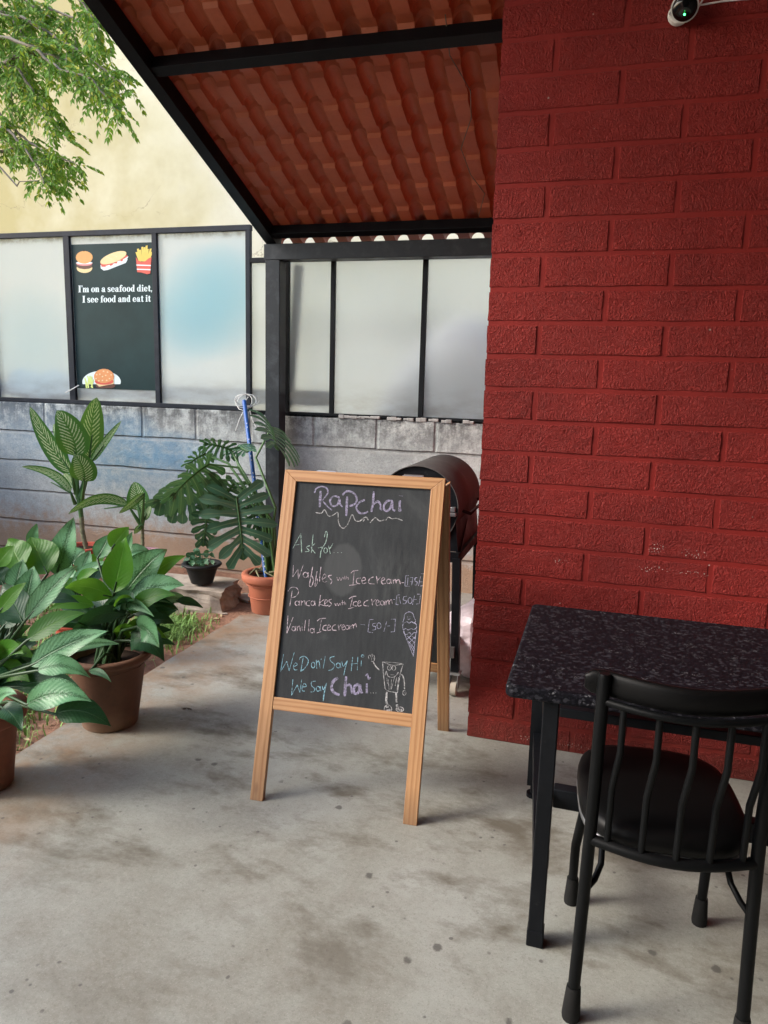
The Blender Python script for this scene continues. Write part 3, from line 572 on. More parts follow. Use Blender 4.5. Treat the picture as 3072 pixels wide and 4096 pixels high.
# rear frame, hinged at the top
topc = bpt(BW/2, BH-.006, -.03); rf = V((-.521, 2.795, 0)); rl = rf - ex*.55
rearup = (bpt(BW, BH-.004, -.034) - rf); rearL = rearup.length; rearup.normalize(); nr = rearup.cross(ex).normalized()
def rpt(s_, q, d=0): return rl - ex*.012 + ex*s_ + rearup*q + nr*d
def rplank(mb, pts, d0, d1, vert=True):
    off = rnd.uniform(0, 5)
    vs = [rpt(s_, q, d) for d in (d0, d1) for s_, q in pts]; uv = [((s_+off, q+off) if vert else (q+off, s_+off)) for d in (0, 1) for s_, q in pts]
    mb.add(vs, [(3, 2, 1, 0), (4, 5, 6, 7), (0, 1, 5, 4), (1, 2, 6, 5), (2, 3, 7, 6), (3, 0, 4, 7)], 0, False, uv)
mb = MB(); rplank(mb, [(0, 0), (sw, 0), (sw, rearL-.04), (0, rearL-.004)], -.011, .011); mb.build('rear_leg', M['wood'], t, bevel=.002)
mb = MB(); rplank(mb, [(BW-sw, 0), (BW, 0), (BW, rearL-.004), (BW-sw, rearL-.04)], -.011, .011); mb.build('rear_leg', M['wood'], t, bevel=.002)
mb = MB(); rplank(mb, [(sw, rearL-.043), (BW-sw, rearL-.043), (BW-sw, rearL-.006), (sw, rearL-.006)], -.010, .010, False); mb.build('rear_rail', M['wood'], t, bevel=.0015)
mb = MB(); rplank(mb, [(sw, .30), (BW-sw, .30), (BW-sw, .342), (sw, .342)], -.010, .010, False); mb.build('rear_rail', M['wood'], t, bevel=.0015)
mb = MB(); pts = [(sw, .342), (BW-sw, .342), (BW-sw, rearL-.043), (sw, rearL-.043)]
mb.add([rpt(a, b, d) for d in (-.004, .003) for a, b in pts], [(3, 2, 1, 0), (4, 5, 6, 7), (0, 1, 5, 4), (1, 2, 6, 5), (2, 3, 7, 6), (3, 0, 4, 7)], 0, False, [((a-sw)/.48, (b-qb1)/.75) for d in (0, 1) for a, b in pts]); mb.build('rear_board', M['slate'], t)
for s_ in (.15, .46):
    mb = MB(); c = bpt(s_, BH+.002, -.026); mb.bar(c - ex*.036, c + ex*.036, .034, .003, upb); mb.tube([c - ex*.034 + upb*.004, c + ex*.034 + upb*.004], .005, 8)
    for k in (-.024, 0, .024): mb.bar(c + ex*k + nb*.010, c + ex*(k+.007) + nb*.010, .006, .007, upb)
    mb.build('hinge', M['galv'], t)
# chalk writing: strokes laid on the slate
def ray_board(px, py):
    d = rt*((px-1536)/F) - up*((py-2048)/F) + fw; o = V((0, 0, H)); p0 = bpt(0, 0, -.0074); return o + d*((p0-o).dot(nb)/d.dot(nb))
def chalk(name, mat, org, sc, strokes):
    mb = MB(); lay = [0]
    for pts, wd in strokes:
        p3 = [ray_board(org[0]+sc*x, org[1]+sc*y) for x, y in pts]
        # smooth by Catmull-Rom
        q = []
        for i in range(len(p3)-1):
            a, b, c, d = p3[max(i-1, 0)], p3[i], p3[i+1], p3[min(i+2, len(p3)-1)]
            m = 4 if len(p3) > 2 else 1
            for k in range(m):
                u = k/m; q.append(.5*((2*b) + (c-a)*u + (2*a-5*b+4*c-d)*u*u + (3*b-a-3*c+d)*u**3))
        q.append(p3[-1]); W = wd*sc/F*2.22*.5*1.12; lay[0] += 1; lift = nb*(lay[0] % 23)*.00003
        vs = []
        for i, p in enumerate(q):
            tg = (q[min(i+1, len(q)-1)] - q[max(i-1, 0)]); tg = tg.normalized() if tg.length > 1e-7 else ex
            sd = nb.cross(tg); ww = W*(.8+.35*mnoise.noise(p*60)+ .1)*(.75 if i in (0, len(q)-1) else 1); vs += [p+sd*ww+lift, p-sd*ww+lift]
        mb.add(vs, [(2*i, 2*i+1, 2*i+3, 2*i+2) for i in range(len(q)-1)])
    mb.build(name, mat, slate)
def loop(cx, cy, rx, ry, a0=-60, n=9): return [(cx+rx*math.cos(R(a0-360*i/n)), cy+ry*math.sin(R(a0-360*i/n))) for i in range(n+1)]
lav = mat_chalk('chalk_lavender', (.40, .36, .54)); pale = mat_chalk('chalk_white', (.6, .59, .6)); mint = mat_chalk('chalk_mint', (.52, .72, .64)); pink = mat_chalk('chalk_pink', (.74, .6, .68)); blu = mat_chalk('chalk_blue', (.34, .66, .82)); lil = mat_chalk('chalk_lilac', (.55, .54, .74))
C1 = ((1100, 1900), 700/1659); C2 = ((1100, 2230), 650/1659); C3 = ((1080, 2560), 620/1659)
chalk('chalk_title', lav, *C1, [([(432, 150), (428, 230), (425, 305)], 28), ([(375, 170), (390, 130), (440, 108), (490, 125), (500, 170), (470, 215), (450, 240)], 15), ([(455, 250), (500, 300), (540, 335)], 13),
    ([(612, 215), (560, 200), (522, 240), (540, 292), (590, 285), (612, 225), (615, 270), (640, 302)], 20), ([(685, 205), (680, 300), (675, 390)], 26), ([(640, 190), (680, 155), (740, 168), (775, 220), (760, 272), (705, 295)], 22),
    ([(852, 235), (800, 260), (770, 310), (800, 358), (850, 362), (882, 345)], 20), ([(937, 155), (930, 250), (915, 350)], 26), ([(930, 285), (970, 250), (1000, 280), (1000, 320), (1018, 330)], 22), ([(1110, 240), (1060, 250), (1030, 300), (1050, 340), (1090, 320), (1112, 245), (1115, 320), (1140, 340)], 22), ([(1185, 240), (1182, 290), (1185, 348)], 27), ([(1175, 195), (1213, 201)], 8)])
chalk('chalk_underline', pale, *C1, [([(385, 355), (440, 362), (470, 330), (510, 390), (560, 375), (595, 355), (600, 430), (615, 480), (650, 505), (690, 465), (730, 375), (760, 430), (800, 440)], 9), ([(800, 440), (860, 400), (885, 430)], 12), ([(900, 455), (950, 405), (990, 435), (1040, 425)], 10), ([(1050, 430), (1075, 400), (1110, 415), (1150, 410), (1210, 432)], 7), ([(835, 440), (850, 420)], 12)])
chalk('chalk_ask_for', mint, *C1, [([(168, 697), (245, 555)], 8), ([(245, 555), (253, 738)], 11), ([(192, 665), (256, 653)], 7), ([(330, 670), (297, 685), (325, 718), (285, 728)], 8), ([(362, 560), (345, 738)], 9), ([(380, 648), (345, 690), (382, 742)], 8), ([(468, 590), (482, 535), (496, 560), (480, 640), (440, 710), (428, 787)], 9), ([(408, 692), (460, 680)], 7), (loop(480, 715, 17, 25), 8), ([(508, 670), (525, 748)], 8), ([(520, 700), (550, 650)], 8)] + [([(x, 735), (x+8, 737)], 8) for x in (557, 592, 627)])
chalk('chalk_waffles_line', pink, *C2, [([(188, 80), (182, 198)], 9), ([(182, 198), (234, 118)], 7), ([(234, 118), (238, 217)], 8), ([(238, 217), (289, 75)], 8), (loop(312, 178, 24, 27), 9), ([(338, 150), (345, 210)], 8), ([(385, 95), (368, 190), (352, 285), (375, 290), (392, 230), (372, 175)], 9), ([(430, 140), (415, 230), (408, 298), (432, 260), (430, 215)], 9), ([(470, 95), (460, 170), (455, 250)], 9), ([(490, 222), (522, 192), (505, 168), (482, 215), (500, 252), (532, 242)], 8), ([(580, 180), (545, 192), (582, 240), (565, 272)], 10),
    ([(632, 200), (645, 235), (660, 205), (672, 235), (690, 200)], 6), ([(698, 205), (702, 230)], 6), ([(712, 185), (716, 228)], 6), ([(700, 202), (728, 198)], 5), ([(732, 185), (733, 225)], 6), ([(733, 210), (747, 203), (750, 225)], 6),
    ([(775, 160), (800, 138), (852, 131)], 9), ([(810, 140), (797, 275)], 10), ([(758, 285), (838, 275)], 9), ([(876, 210), (838, 218), (834, 258), (872, 268)], 10), ([(890, 240), (926, 226), (910, 202), (888, 225), (896, 266), (932, 258)], 9), ([(1006, 198), (965, 220), (958, 262), (1016, 270)], 10), ([(1035, 190), (1042, 230), (1045, 272)], 10), ([(1045, 235), (1078, 198)], 9), ([(1088, 240), (1121, 222), (1104, 204), (1085, 238), (1100, 270), (1132, 262)], 10), (loop(1160, 243, 20, 22), 9), ([(1182, 220), (1190, 266)], 9), ([(1206, 225), (1211, 268)], 9), ([(1208, 240), (1230, 224), (1238, 265)], 9), ([(1238, 240), (1264, 226), (1280, 271)], 9), ([(1292, 258), (1318, 256)], 7)])
chalk('chalk_waffles_price', lil, *C2, [([(1366, 184), (1335, 186)], 7), ([(1335, 186), (1325, 290)], 7), ([(1325, 290), (1374, 295)], 7), ([(1358, 205), (1352, 282)], 8), ([(1382, 206), (1408, 205)], 7), ([(1408, 205), (1395, 282)], 8), ([(1378, 246), (1411, 242)], 6), ([(1452, 205), (1430, 208)], 7), ([(1430, 208), (1430, 238), (1453, 252), (1443, 280), (1424, 278)], 7), ([(1486, 193), (1465, 291)], 7), ([(1480, 250), (1506, 248)], 6), ([(1490, 165), (1530, 168)], 7), ([(1530, 168), (1525, 285)], 7), ([(1525, 285), (1484, 291)], 7)])
chalk('chalk_pancakes_line', pink, *C2, [([(176, 340), (163, 420), (150, 497)], 9), ([(132, 345), (168, 305), (220, 310), (241, 350), (215, 395), (165, 412)], 8), (loop(226, 467, 21, 23), 9), ([(248, 440), (254, 492)], 8), ([(268, 440), (271, 494)], 9), ([(270, 462), (300, 440), (310, 492)], 8), ([(360, 438), (325, 450), (322, 485), (357, 494)], 9), (loop(386, 467, 19, 23), 8), ([(406, 440), (413, 492)], 8), ([(465, 383), (450, 497)], 12), ([(502, 428), (455, 470), (508, 493)], 8), ([(508, 472), (537, 450), (520, 430), (505, 465), (517, 493), (546, 486)], 8), ([(578, 425), (548, 442), (579, 475), (547, 502)], 9),
    ([(610, 465), (622, 492), (635, 468), (648, 492), (662, 464)], 6), ([(669, 465), (673, 490)], 6), ([(688, 435), (692, 486)], 6), ([(675, 462), (706, 460)], 5), ([(708, 445), (711, 486)], 6), ([(711, 470), (722, 464), (724, 486)], 6),
    ([(756, 422), (790, 400), (832, 395)], 9), ([(796, 400), (770, 502)], 10), ([(748, 523), (808, 508)], 9), ([(836, 450), (805, 457), (800, 488), (834, 495)], 9), ([(845, 472), (876, 456), (860, 440), (845, 465), (851, 496), (882, 488)], 8), ([(957, 433), (915, 455), (908, 488), (957, 496)], 9), ([(985, 425), (992, 460), (995, 492)], 9), ([(995, 460), (1027, 428)], 8), ([(1032, 467), (1062, 452), (1045, 432), (1030, 465), (1043, 491), (1070, 482)], 8), (loop(1095, 464, 19, 22), 8), ([(1115, 440), (1122, 486)], 8), ([(1130, 440), (1136, 486)], 8), ([(1135, 457), (1158, 435), (1166, 482)], 8), ([(1165, 455), (1188, 428), (1197, 471)], 8)])
chalk('chalk_pancakes_price', lil, *C2, [([(1205, 430), (1226, 428)], 6), ([(1276, 380), (1245, 385)], 7), ([(1245, 385), (1235, 480)], 7), ([(1235, 480), (1262, 482)], 7), ([(1268, 403), (1283, 472)], 7), ([(1346, 395), (1315, 400)], 6), ([(1315, 400), (1310, 433), (1340, 440), (1332, 470), (1304, 472)], 7), (loop(1379, 440, 21, 30), 6), ([(1426, 384), (1404, 482)], 7), ([(1420, 430), (1446, 428)], 6), ([(1450, 374), (1486, 375)], 7), ([(1486, 375), (1475, 470)], 7), ([(1475, 470), (1440, 476)], 7)])
chalk('chalk_vanilla_line', pink, *C2, [([(132, 593), (122, 772)], 10), ([(122, 772), (186, 608)], 8), (loop(190, 727, 18, 22), 8), ([(209, 700), (213, 752)], 8), ([(225, 700), (229, 752)], 8), ([(228, 717), (250, 700), (259, 752)], 8), ([(276, 703), (279, 747)], 8), ([(280, 673), (284, 681)], 8), ([(312, 638), (300, 747)], 9), ([(350, 633), (340, 757)], 9), (loop(378, 747, 20, 22), 8), ([(399, 720), (404, 772)], 8),
    ([(430, 650), (460, 626), (522, 620)], 9), ([(476, 630), (456, 747)], 9), ([(426, 771), (472, 756)], 9), ([(526, 690), (495, 702), (491, 738), (527, 743)], 9), ([(535, 720), (566, 706), (550, 686), (535, 715), (541, 743), (572, 738)], 8), ([(621, 684), (590, 702), (587, 738), (632, 743)], 9), ([(645, 688), (651, 715), (655, 742)], 9), ([(652, 715), (677, 684)], 8), ([(684, 717), (712, 701), (695, 686), (682, 712), (693, 739), (717, 732)], 8), (loop(738, 713, 18, 20), 8), ([(756, 690), (763, 733)], 8), ([(770, 690), (776, 731)], 8), ([(775, 706), (795, 685), (801, 723)], 8), ([(800, 702), (822, 675), (832, 711)], 8)])
chalk('chalk_vanilla_price', lil, *C2, [([(875, 682), (920, 688)], 4), ([(1006, 632), (965, 635)], 7), ([(965, 635), (948, 760)], 7), ([(948, 760), (1000, 768)], 7), ([(1036, 669), (1000, 675)], 7), ([(1000, 675), (998, 698), (1026, 706), (1024, 735), (991, 741)], 7), (loop(1062, 697, 21, 30), 7), ([(1141, 653), (1111, 757)], 7), ([(1142, 700), (1176, 698)], 6), ([(1184, 630), (1231, 630)], 7), ([(1231, 630), (1220, 755)], 7), ([(1220, 755), (1179, 761)], 7)])
chalk('chalk_ice_cream_drawing', lil, *C2, [([(1308, 655), (1318, 620), (1325, 580), (1365, 555), (1405, 570), (1420, 610), (1435, 650), (1420, 670)], 6), ([(1300, 655), (1320, 668), (1345, 655), (1370, 670), (1395, 655), (1420, 670), (1438, 650)], 7), ([(1310, 675), (1303, 700), (1310, 735), (1335, 725), (1360, 740), (1390, 725), (1415, 735), (1446, 715), (1440, 680), (1425, 672)], 7), ([(1315, 740), (1320, 775), (1345, 787), (1370, 765), (1395, 787), (1420, 767), (1446, 770), (1442, 735)], 8), ([(1325, 785), (1413, 1009)], 8), ([(1437, 780), (1413, 1009)], 8)] + [([a, b], 7) for a, b in (((1350, 800), (1425, 870)), ((1340, 835), (1420, 920)), ((1385, 790), (1432, 830)), ((1400, 790), (1345, 835)), ((1430, 810), (1360, 880)), ((1425, 860), (1380, 920)), ((1420, 910), (1395, 950)), ((1370, 880), (1418, 960)))] + [([(1352, 603), (1355, 611)], 5), ([(1377, 600), (1381, 608)], 5), ([(1354, 625), (1368, 634), (1381, 620)], 5)])
chalk('chalk_we_dont_say', blu, *C3, [([(145, 153), (112, 340)], 9), ([(112, 340), (180, 228)], 8), ([(180, 228), (205, 330)], 8), ([(205, 330), (260, 133)], 8), ([(252, 288), (291, 265), (275, 245), (252, 278), (262, 318), (294, 318)], 8), ([(318, 193), (316, 212)], 7), ([(355, 190), (330, 338)], 9), ([(318, 192), (365, 173), (408, 210), (402, 260), (362, 312), (328, 332)], 9), (loop(462, 268, 19, 30), 9), ([(495, 213), (501, 307)], 9), ([(500, 242), (522, 225), (537, 302)], 8), ([(549, 198), (547, 212)], 7), ([(592, 173), (570, 303)], 9),
    ([(692, 175), (645, 190), (650, 225), (692, 265), (670, 312), (626, 326)], 8), (loop(730, 272, 21, 27), 9), ([(752, 242), (759, 297)], 8), ([(770, 230), (785, 282), (828, 220)], 9), ([(828, 225), (803, 315), (790, 377)], 10), ([(885, 183), (870, 332)], 10), ([(940, 183), (935, 322)], 10), ([(866, 257), (942, 250)], 8), ([(978, 220), (975, 280)], 9), (loop(992, 172, 14, 13), 9),
    ([(245, 423), (230, 592)], 11), ([(230, 592), (292, 480)], 9), ([(292, 480), (320, 562)], 9), ([(320, 562), (340, 418)], 9), ([(348, 502), (389, 496), (370, 465), (345, 500), (346, 540), (372, 547)], 9), ([(491, 440), (445, 450), (446, 490), (477, 520), (470, 550), (436, 556)], 9), (loop(515, 522, 21, 26), 9), ([(538, 495), (546, 547)], 9), ([(560, 490), (571, 532), (606, 460)], 9), ([(606, 462), (580, 570), (570, 652)], 12)])
chalk('chalk_chai_word', lav, *C3, [([(728, 405), (680, 440), (658, 500), (682, 560), (745, 588)], 34), ([(815, 388), (805, 500), (800, 602)], 34), ([(815, 490), (855, 480), (870, 520), (880, 575)], 30), ([(950, 470), (905, 500), (903, 570), (945, 562), (962, 475), (968, 530), (985, 572)], 30), ([(1036, 465), (1036, 570)], 38), ([(1022, 387), (1045, 363), (1055, 422), (1074, 398)], 16)])
chalk('chalk_cup_drawing', pale, *C3, [([(1205, 233), (1215, 370), (1232, 520)], 10), ([(1232, 520), (1268, 547), (1365, 565)], 8), ([(1365, 562), (1390, 385), (1425, 255)], 9), ([(1205, 232), (1310, 270), (1425, 256)], 6), ([(1205, 235), (1310, 240), (1425, 254)], 5), (loop(1278, 298, 20, 25), 6), (loop(1325, 300, 20, 25), 7), ([(1277, 297), (1281, 301)], 8), ([(1322, 297), (1327, 301)], 8), ([(1230, 378), (1246, 335), (1262, 385), (1310, 400), (1350, 380), (1372, 343)], 8), ([(1372, 343), (1385, 370)], 8), ([(1290, 372), (1330, 374)], 4),
    ([(1400, 365), (1422, 385), (1438, 450), (1440, 530)], 13), (loop(1438, 565, 18, 26), 7), ([(1430, 550), (1450, 580)], 5), ([(1172, 322), (1132, 282), (1105, 232)], 12), ([(1060, 205), (1054, 172), (1075, 165), (1090, 215)], 6), ([(1080, 168), (1094, 150), (1106, 205)], 6), ([(1104, 160), (1119, 170), (1114, 205)], 6), ([(1127, 183), (1110, 228), (1085, 225)], 7), ([(1252, 553), (1245, 650), (1256, 690)], 24), ([(1350, 563), (1356, 672)], 22), (loop(1263, 742, 40, 48), 8), ([(1235, 760), (1290, 745)], 34), ([(1240, 720), (1270, 712)], 24), (loop(1390, 742, 40, 26), 8), ([(1358, 690), (1375, 740), (1415, 748)], 28),
    ([(1265, 420), (1275, 530)], 8), ([(1300, 420), (1295, 530)], 8), ([(1332, 400), (1300, 525)], 7), ([(1356, 400), (1340, 492)], 8), ([(1376, 400), (1360, 540)], 8), ([(1250, 400), (1258, 470)], 7)] + [([(x, 563), (x+6, 570)], 7) for x in (1076, 1103, 1131)])

# ------------------------------------------------------------------ barrel grill behind the board, bag
t = thing('barrel_grill', 'black steel barrel grill on wheeled legs behind the chalkboard', 'grill', (-.76, 3.45, 0))
gc = V((-.765, 0, .855)); gr = .185; y0, y1 = 3.16, 3.74
def arc_shell(mb, a0, a1, y0, y1, r, th=.004, n=30):
    vs = []
    for i in range(n+1):
        a = R(a0+(a1-a0)*i/n)
        for rr, yy in ((r, y0), (r, y1), (r-th, y1), (r-th, y0)): vs.append((gc.x+rr*math.cos(a), yy, gc.z+rr*math.sin(a)))
    fs = [(i*4+k, i*4+(k+1) % 4, (i+1)*4+(k+1) % 4, (i+1)*4+k) for i in range(n) for k in range(4)]; mb.add(vs, fs, 0, True)
mb = MB(); arc_shell(mb, -12, 192, y0, y1, gr+.003); mb.build('lid', M['drum'], t)
mb = MB(); arc_shell(mb, 190, 350, y0+.004, y1-.004, gr); mb.build('barrel', M['drum'], t)
for yy, s_ in ((y0+.012, 1), (y1-.012, -1)):
    mb = MB(); n = 36; vs = [(gc.x+gr*.985*math.cos(2*math.pi*k/n), yy, gc.z+gr*.985*math.sin(2*math.pi*k/n)) for k in range(n)]; mb.add(vs + [(x, yy+.006*s_, z) for x, _, z in vs], [tuple(range(n)), tuple(range(n, 2*n))[::-1]]); mb.build('end_cap', M['steel'], t)
mb = MB(); mb.tube([(gc.x+.19, 3.25, .84), (gc.x+.225, 3.25, .83), (gc.x+.225, 3.65, .83), (gc.x+.19, 3.65, .84)], .008, 8); mb.build('handle', M['steel'], t)
mb = MB(); mb.box(gc.x-.02, gc.x+.18, 3.135, 3.16, .83, .845); mb.box(gc.x+.155, gc.x+.175, 3.14, 3.165, .85, .87); mb.build('latch', M['galv'], t, bevel=.002)
mb = MB(); mb.box(gc.x-.2, gc.x+.2, 3.15, 3.17, .62, .665); mb.box(gc.x-.2, gc.x+.2, 3.73, 3.75, .62, .665)
for s_ in (-1, 1): mb.box(gc.x+s_*.19-.012, gc.x+s_*.19+.012, 3.17, 3.73, .62, .66); mb.bar((gc.x+s_*.19, 3.18, .64), (gc.x+s_*.17, 3.45, .76), .02, .02)
mb.build('cradle', M['steel'], t)
mb = MB(); mb.add([(gc.x+a, yy, z) for yy in (3.175, 3.725) for a, z in ((-.175, .80), (.175, .80), (.19, .665), (-.19, .665))], [(0, 1, 2, 3), (7, 6, 5, 4), (0, 4, 5, 1), (1, 5, 6, 2), (2, 6, 7, 3), (3, 7, 4, 0)]); mb.build('firebox', M['steel'], t)
for s_ in (-1, 1):
    for yy in (3.16, 3.72):
        mb = MB(); mb.bar((gc.x+s_*.19, yy, .64), (gc.x+s_*.205, yy, .11), .036, .036, (0, 1, 0)); lg = mb.build('leg', M['steel'], t)
        mb = MB(); cx = gc.x+s_*.205; mb.box(cx-.026, cx+.026, yy-.026, yy+.026, .10, .112); mb.box(cx-.02, cx-.016, yy-.03, yy+.02, .03, .1); mb.box(cx+.016, cx+.02, yy-.03, yy+.02, .03, .1); mb.build('caster_fork', M['galv'], lg)
        mb = MB(); mb.tube([(cx-.013, yy-.012, .034), (cx+.013, yy-.012, .034)], .034, 20); mb.tube([(cx-.016, yy-.012, .034), (cx+.016, yy-.012, .034)], .016, 14); mb.build('caster_wheel', plain('caster_cream', (.5, .46, .38), .5), lg)
mb = MB(); mb.bar((gc.x, 3.12, .21), (gc.x, 3.74, .24), .40, .012); mb.box(gc.x-.205, gc.x+.205, 3.11, 3.125, .19, .24); mb.build('shelf', M['drum'], t)
bagb = at(1890, 2560, y=3.42)
mb = MB(); vs = []; nn, mm = 22, 18
for j in range(mm+1):
    for i in range(nn):
        a = 2*math.pi*i/nn; v_ = j/mm; r = .15*(math.sin(math.pi*(.10+.84*v_))**.7)*(1 if v_ < .75 else 1-.6*(v_-.75)/.25); p = V((math.cos(a)*r, math.sin(a)*r*.8, v_*.40)); k = 1+.28*mnoise.noise(p*11+V((2, 5, 1)))+.12*mnoise.noise(p*27)
        vs.append((-.50+p.x*k, 3.40+p.y*k, .012+p.z))
mb.add(vs, [(j*nn+i, j*nn+(i+1) % nn, (j+1)*nn+(i+1) % nn, (j+1)*nn+i) for j in range(mm) for i in range(nn)])
tag(mb.build('plastic_bag', M['pinkbag'], loc=(-.475, 3.42, 0)), 'crumpled pale plastic bag on the floor between the grill and the red wall', 'bag')

# ------------------------------------------------------------------ table
t = thing('table', 'dark speckled granite table on black metal legs beside the red wall', 'table', (.4, 2.05, 0))
tx0, tx1, ty0, ty1 = -.176, 1.12, 1.685, 2.395; mb = MB(); out = []; r = .02
for cx, cy, a0 in ((tx1-r, ty1-r, 0), (tx0+r, ty1-r, 90), (tx0+r, ty0+r, 180), (tx1-r, ty0+r, 270)):
    for k in range(6): a = R(a0+k*18); out.append((cx+r*math.cos(a), cy+r*math.sin(a)))
n = len(out); mb.add([(x, y, .663) for x, y in out] + [(x, y, .696) for x, y in out], [tuple(range(n))[::-1], tuple(range(n, 2*n))] + [(i, (i+1) % n, (i+1) % n+n, i+n) for i in range(n)]); mb.build('tabletop', M['granite'], t, bevel=.009, seg=3)
for x in (-.085, .96):
    mb = MB(); mb.box(x, x+.038, 1.70, 1.738, .03, .663); mb.box(x-.002, x+.040, 1.698, 1.740, 0, .045); mb.build('leg', M['steel'], t, bevel=.003)
    mb = MB(); mb.bar((x-.055+.005, 2.36, .663), (x-.05, 2.408, .05), .04, .04, (0, 1, 0)); mb.tube([(x-.05, 2.412, .05), (x-.05, 2.412, .012)], .010, 10); mb.tube([(x-.05, 2.412, .013), (x-.05, 2.412, 0)], .022, 14); mb.build('leg', M['steel'], t)
    mb = MB(); mb.bar((x+.019, 1.73, .228), (x-.04, 2.39, .228), .04, .05); mb.build('side_rail', M['steel'], t)
    mb = MB(); mb.bar((x+.019, 1.73, .635), (x-.035, 2.36, .635), .04, .05); mb.build('side_rail', M['steel'], t)
mb = MB(); mb.box(-.055, .98, 2.03, 2.07, .195, .254); mb.build('stretcher', M['steel'], t, bevel=.003)
mb = MB(); mb.box(-.055, .98, 2.035, 2.065, .474, .502); mb.build('upper_stretcher', M['steel'], t, bevel=.003)

# ------------------------------------------------------------------ chair
t = thing('chair', 'black metal spindle back chair with round padded seat in front of the table', 'chair', (.22, 1.7, 0))
ca, sa = math.cos(R(4.5)), math.sin(R(4.5))
def cp(s_, q, z): return V((.042 + s_*ca - q*sa, 1.512 + s_*sa + q*ca, z))
CW = .332; bow = lambda s_, b: -b*math.sin(math.pi*max(0, min(1, s_/CW)))
lean = lambda z: -.018*max(0, (z-.45)/.38) + 0
for s_ in (0, CW):
    mb = MB(); k = (-.010 if s_ == 0 else .014); mb.tube([cp(s_+k*.9, 0, .05), cp(s_+k*.35, 0, .3), cp(s_, 0, .5), cp(s_, -.012, .7), cp(s_, -.02, .822), cp(s_, -.02, .83)], [.0135]*5+[.011], 14); mb.build('rear_leg', M['chair'], t)
    mb = MB(); mb.tube([cp(s_+k*.83, 0, .082), cp(s_+k*.85, 0, .075), cp(s_+k, 0, .01), cp(s_+k, 0, 0)], [.0155, .0165, .021, .0195], 14); mb.build('rubber_foot', M['rubber'], t)
for s_, f in ((.03, .005), (.30, .338)):
    mb = MB(); mb.tube([cp(s_, .30, .425), cp(s_*.7+f*.3, .34, .36), cp(f, .38, .18), cp(f, .39, .06)], .0125, 12); mb.build('front_leg', M['chair'], t)
    mb = MB(); mb.tube([cp(f, .39, .075), cp(f, .39, .01), cp(f, .39, 0)], [.0155, .02, .019], 14); mb.build('rubber_foot', M['rubber'], t)
for s_, d in ((0, 1), (CW, -1)):
    mb = MB(); mb.tube([cp(s_+d*.035, .28, .42), cp(s_+d*.035, .12, .405), cp(s_+d*.035, .07, .385), cp(s_+d*.032, .04, .365), cp(s_+d*.018, .012, .345), cp(s_, 0, .325)], .007, 8); mb.build('brace', M['chair'], t)
mb = MB(); mb.tube([cp(CW*k/14, bow(CW*k/14, .045), .447) for k in range(15)], .0125, 10); mb.build('lower_rail', M['chair'], t)
mb = MB(); mb.tube([cp(CW*k/14, -.018+bow(CW*k/14, .055), .770) for k in range(15)], .008, 10); mb.build('upper_rail', M['chair'], t)
for fr in (.10, .30, .50, .70, .905):
    s_ = CW*fr; mb = MB(); b = bow(s_, .045); mb.tube([cp(s_, b, .447), cp(s_, b-.003, .53), cp(s_, b-.004, .58), cp(s_+.004, b-.018, .635), cp(s_+.008, b-.022, .67), cp(s_+.008, b-.020, .770)], .0072, 10); mb.build('spindle', M['chair'], t)
mb = MB(); vs = []; NS, NC = 31, 14
for i in range(NS):
    u = i/(NS-1); s_ = -.036 + u*(CW+.072); e = min(1, max(.02, math.sin(math.pi*u))**.22); e = .55 + .45*(1-abs(2*u-1)**16)**.5
    b = bow(min(max(s_, 0), CW), .055) + .0
    for k in range(NC):
        a = 2*math.pi*k/NC; cz = math.copysign(abs(math.sin(a))**.6, math.sin(a)); cy = math.copysign(abs(math.cos(a))**.8, math.cos(a))
        vs.append(cp(s_, b + .004 + .013*cy*e, .802 + .027*cz*e))
mb.add(vs, [(i*NC+k, i*NC+(k+1) % NC, (i+1)*NC+(k+1) % NC, (i+1)*NC+k) for i in range(NS-1) for k in range(NC)], 0, True); mb.add(vs[:NC], [tuple(range(NC))]); mb.add(vs[-NC:], [tuple(range(NC))]); mb.build('back_pad', M['seat'], t)
def superell(a, e=3.3): c, s_ = math.cos(a), math.sin(a); return math.copysign(abs(c)**(2/e), c), math.copysign(abs(s_)**(2/e), s_)
mb = MB(); NN = 44; vs = []; prof = [(0, .481), (.6, .481), (.84, .479), (.94, .474), (.985, .465), (1.0, .452), (1.0, .438), (.96, .430), (0, .430)]
for rr, z in prof:
    for k in range(NN):
        c, s_ = superell(2*math.pi*k/NN); vs.append(cp(CW/2 + c*.182*rr, .208 + s_*.208*rr, z))
mb.add(vs, [(j*NN+k, j*NN+(k+1) % NN, (j+1)*NN+(k+1) % NN, (j+1)*NN+k) for j in range(len(prof)-1) for k in range(NN)], 0, True); mb.build('seat', M['seat'], t)
mb = MB(); pts = [superell(2*math.pi*k/NN) for k in range(NN+1)]; mb.tube([cp(CW/2+c*.174, .208+s_*.199, .424) for c, s_ in pts], .008, 8); mb.build('seat_frame', M['galv'], t)

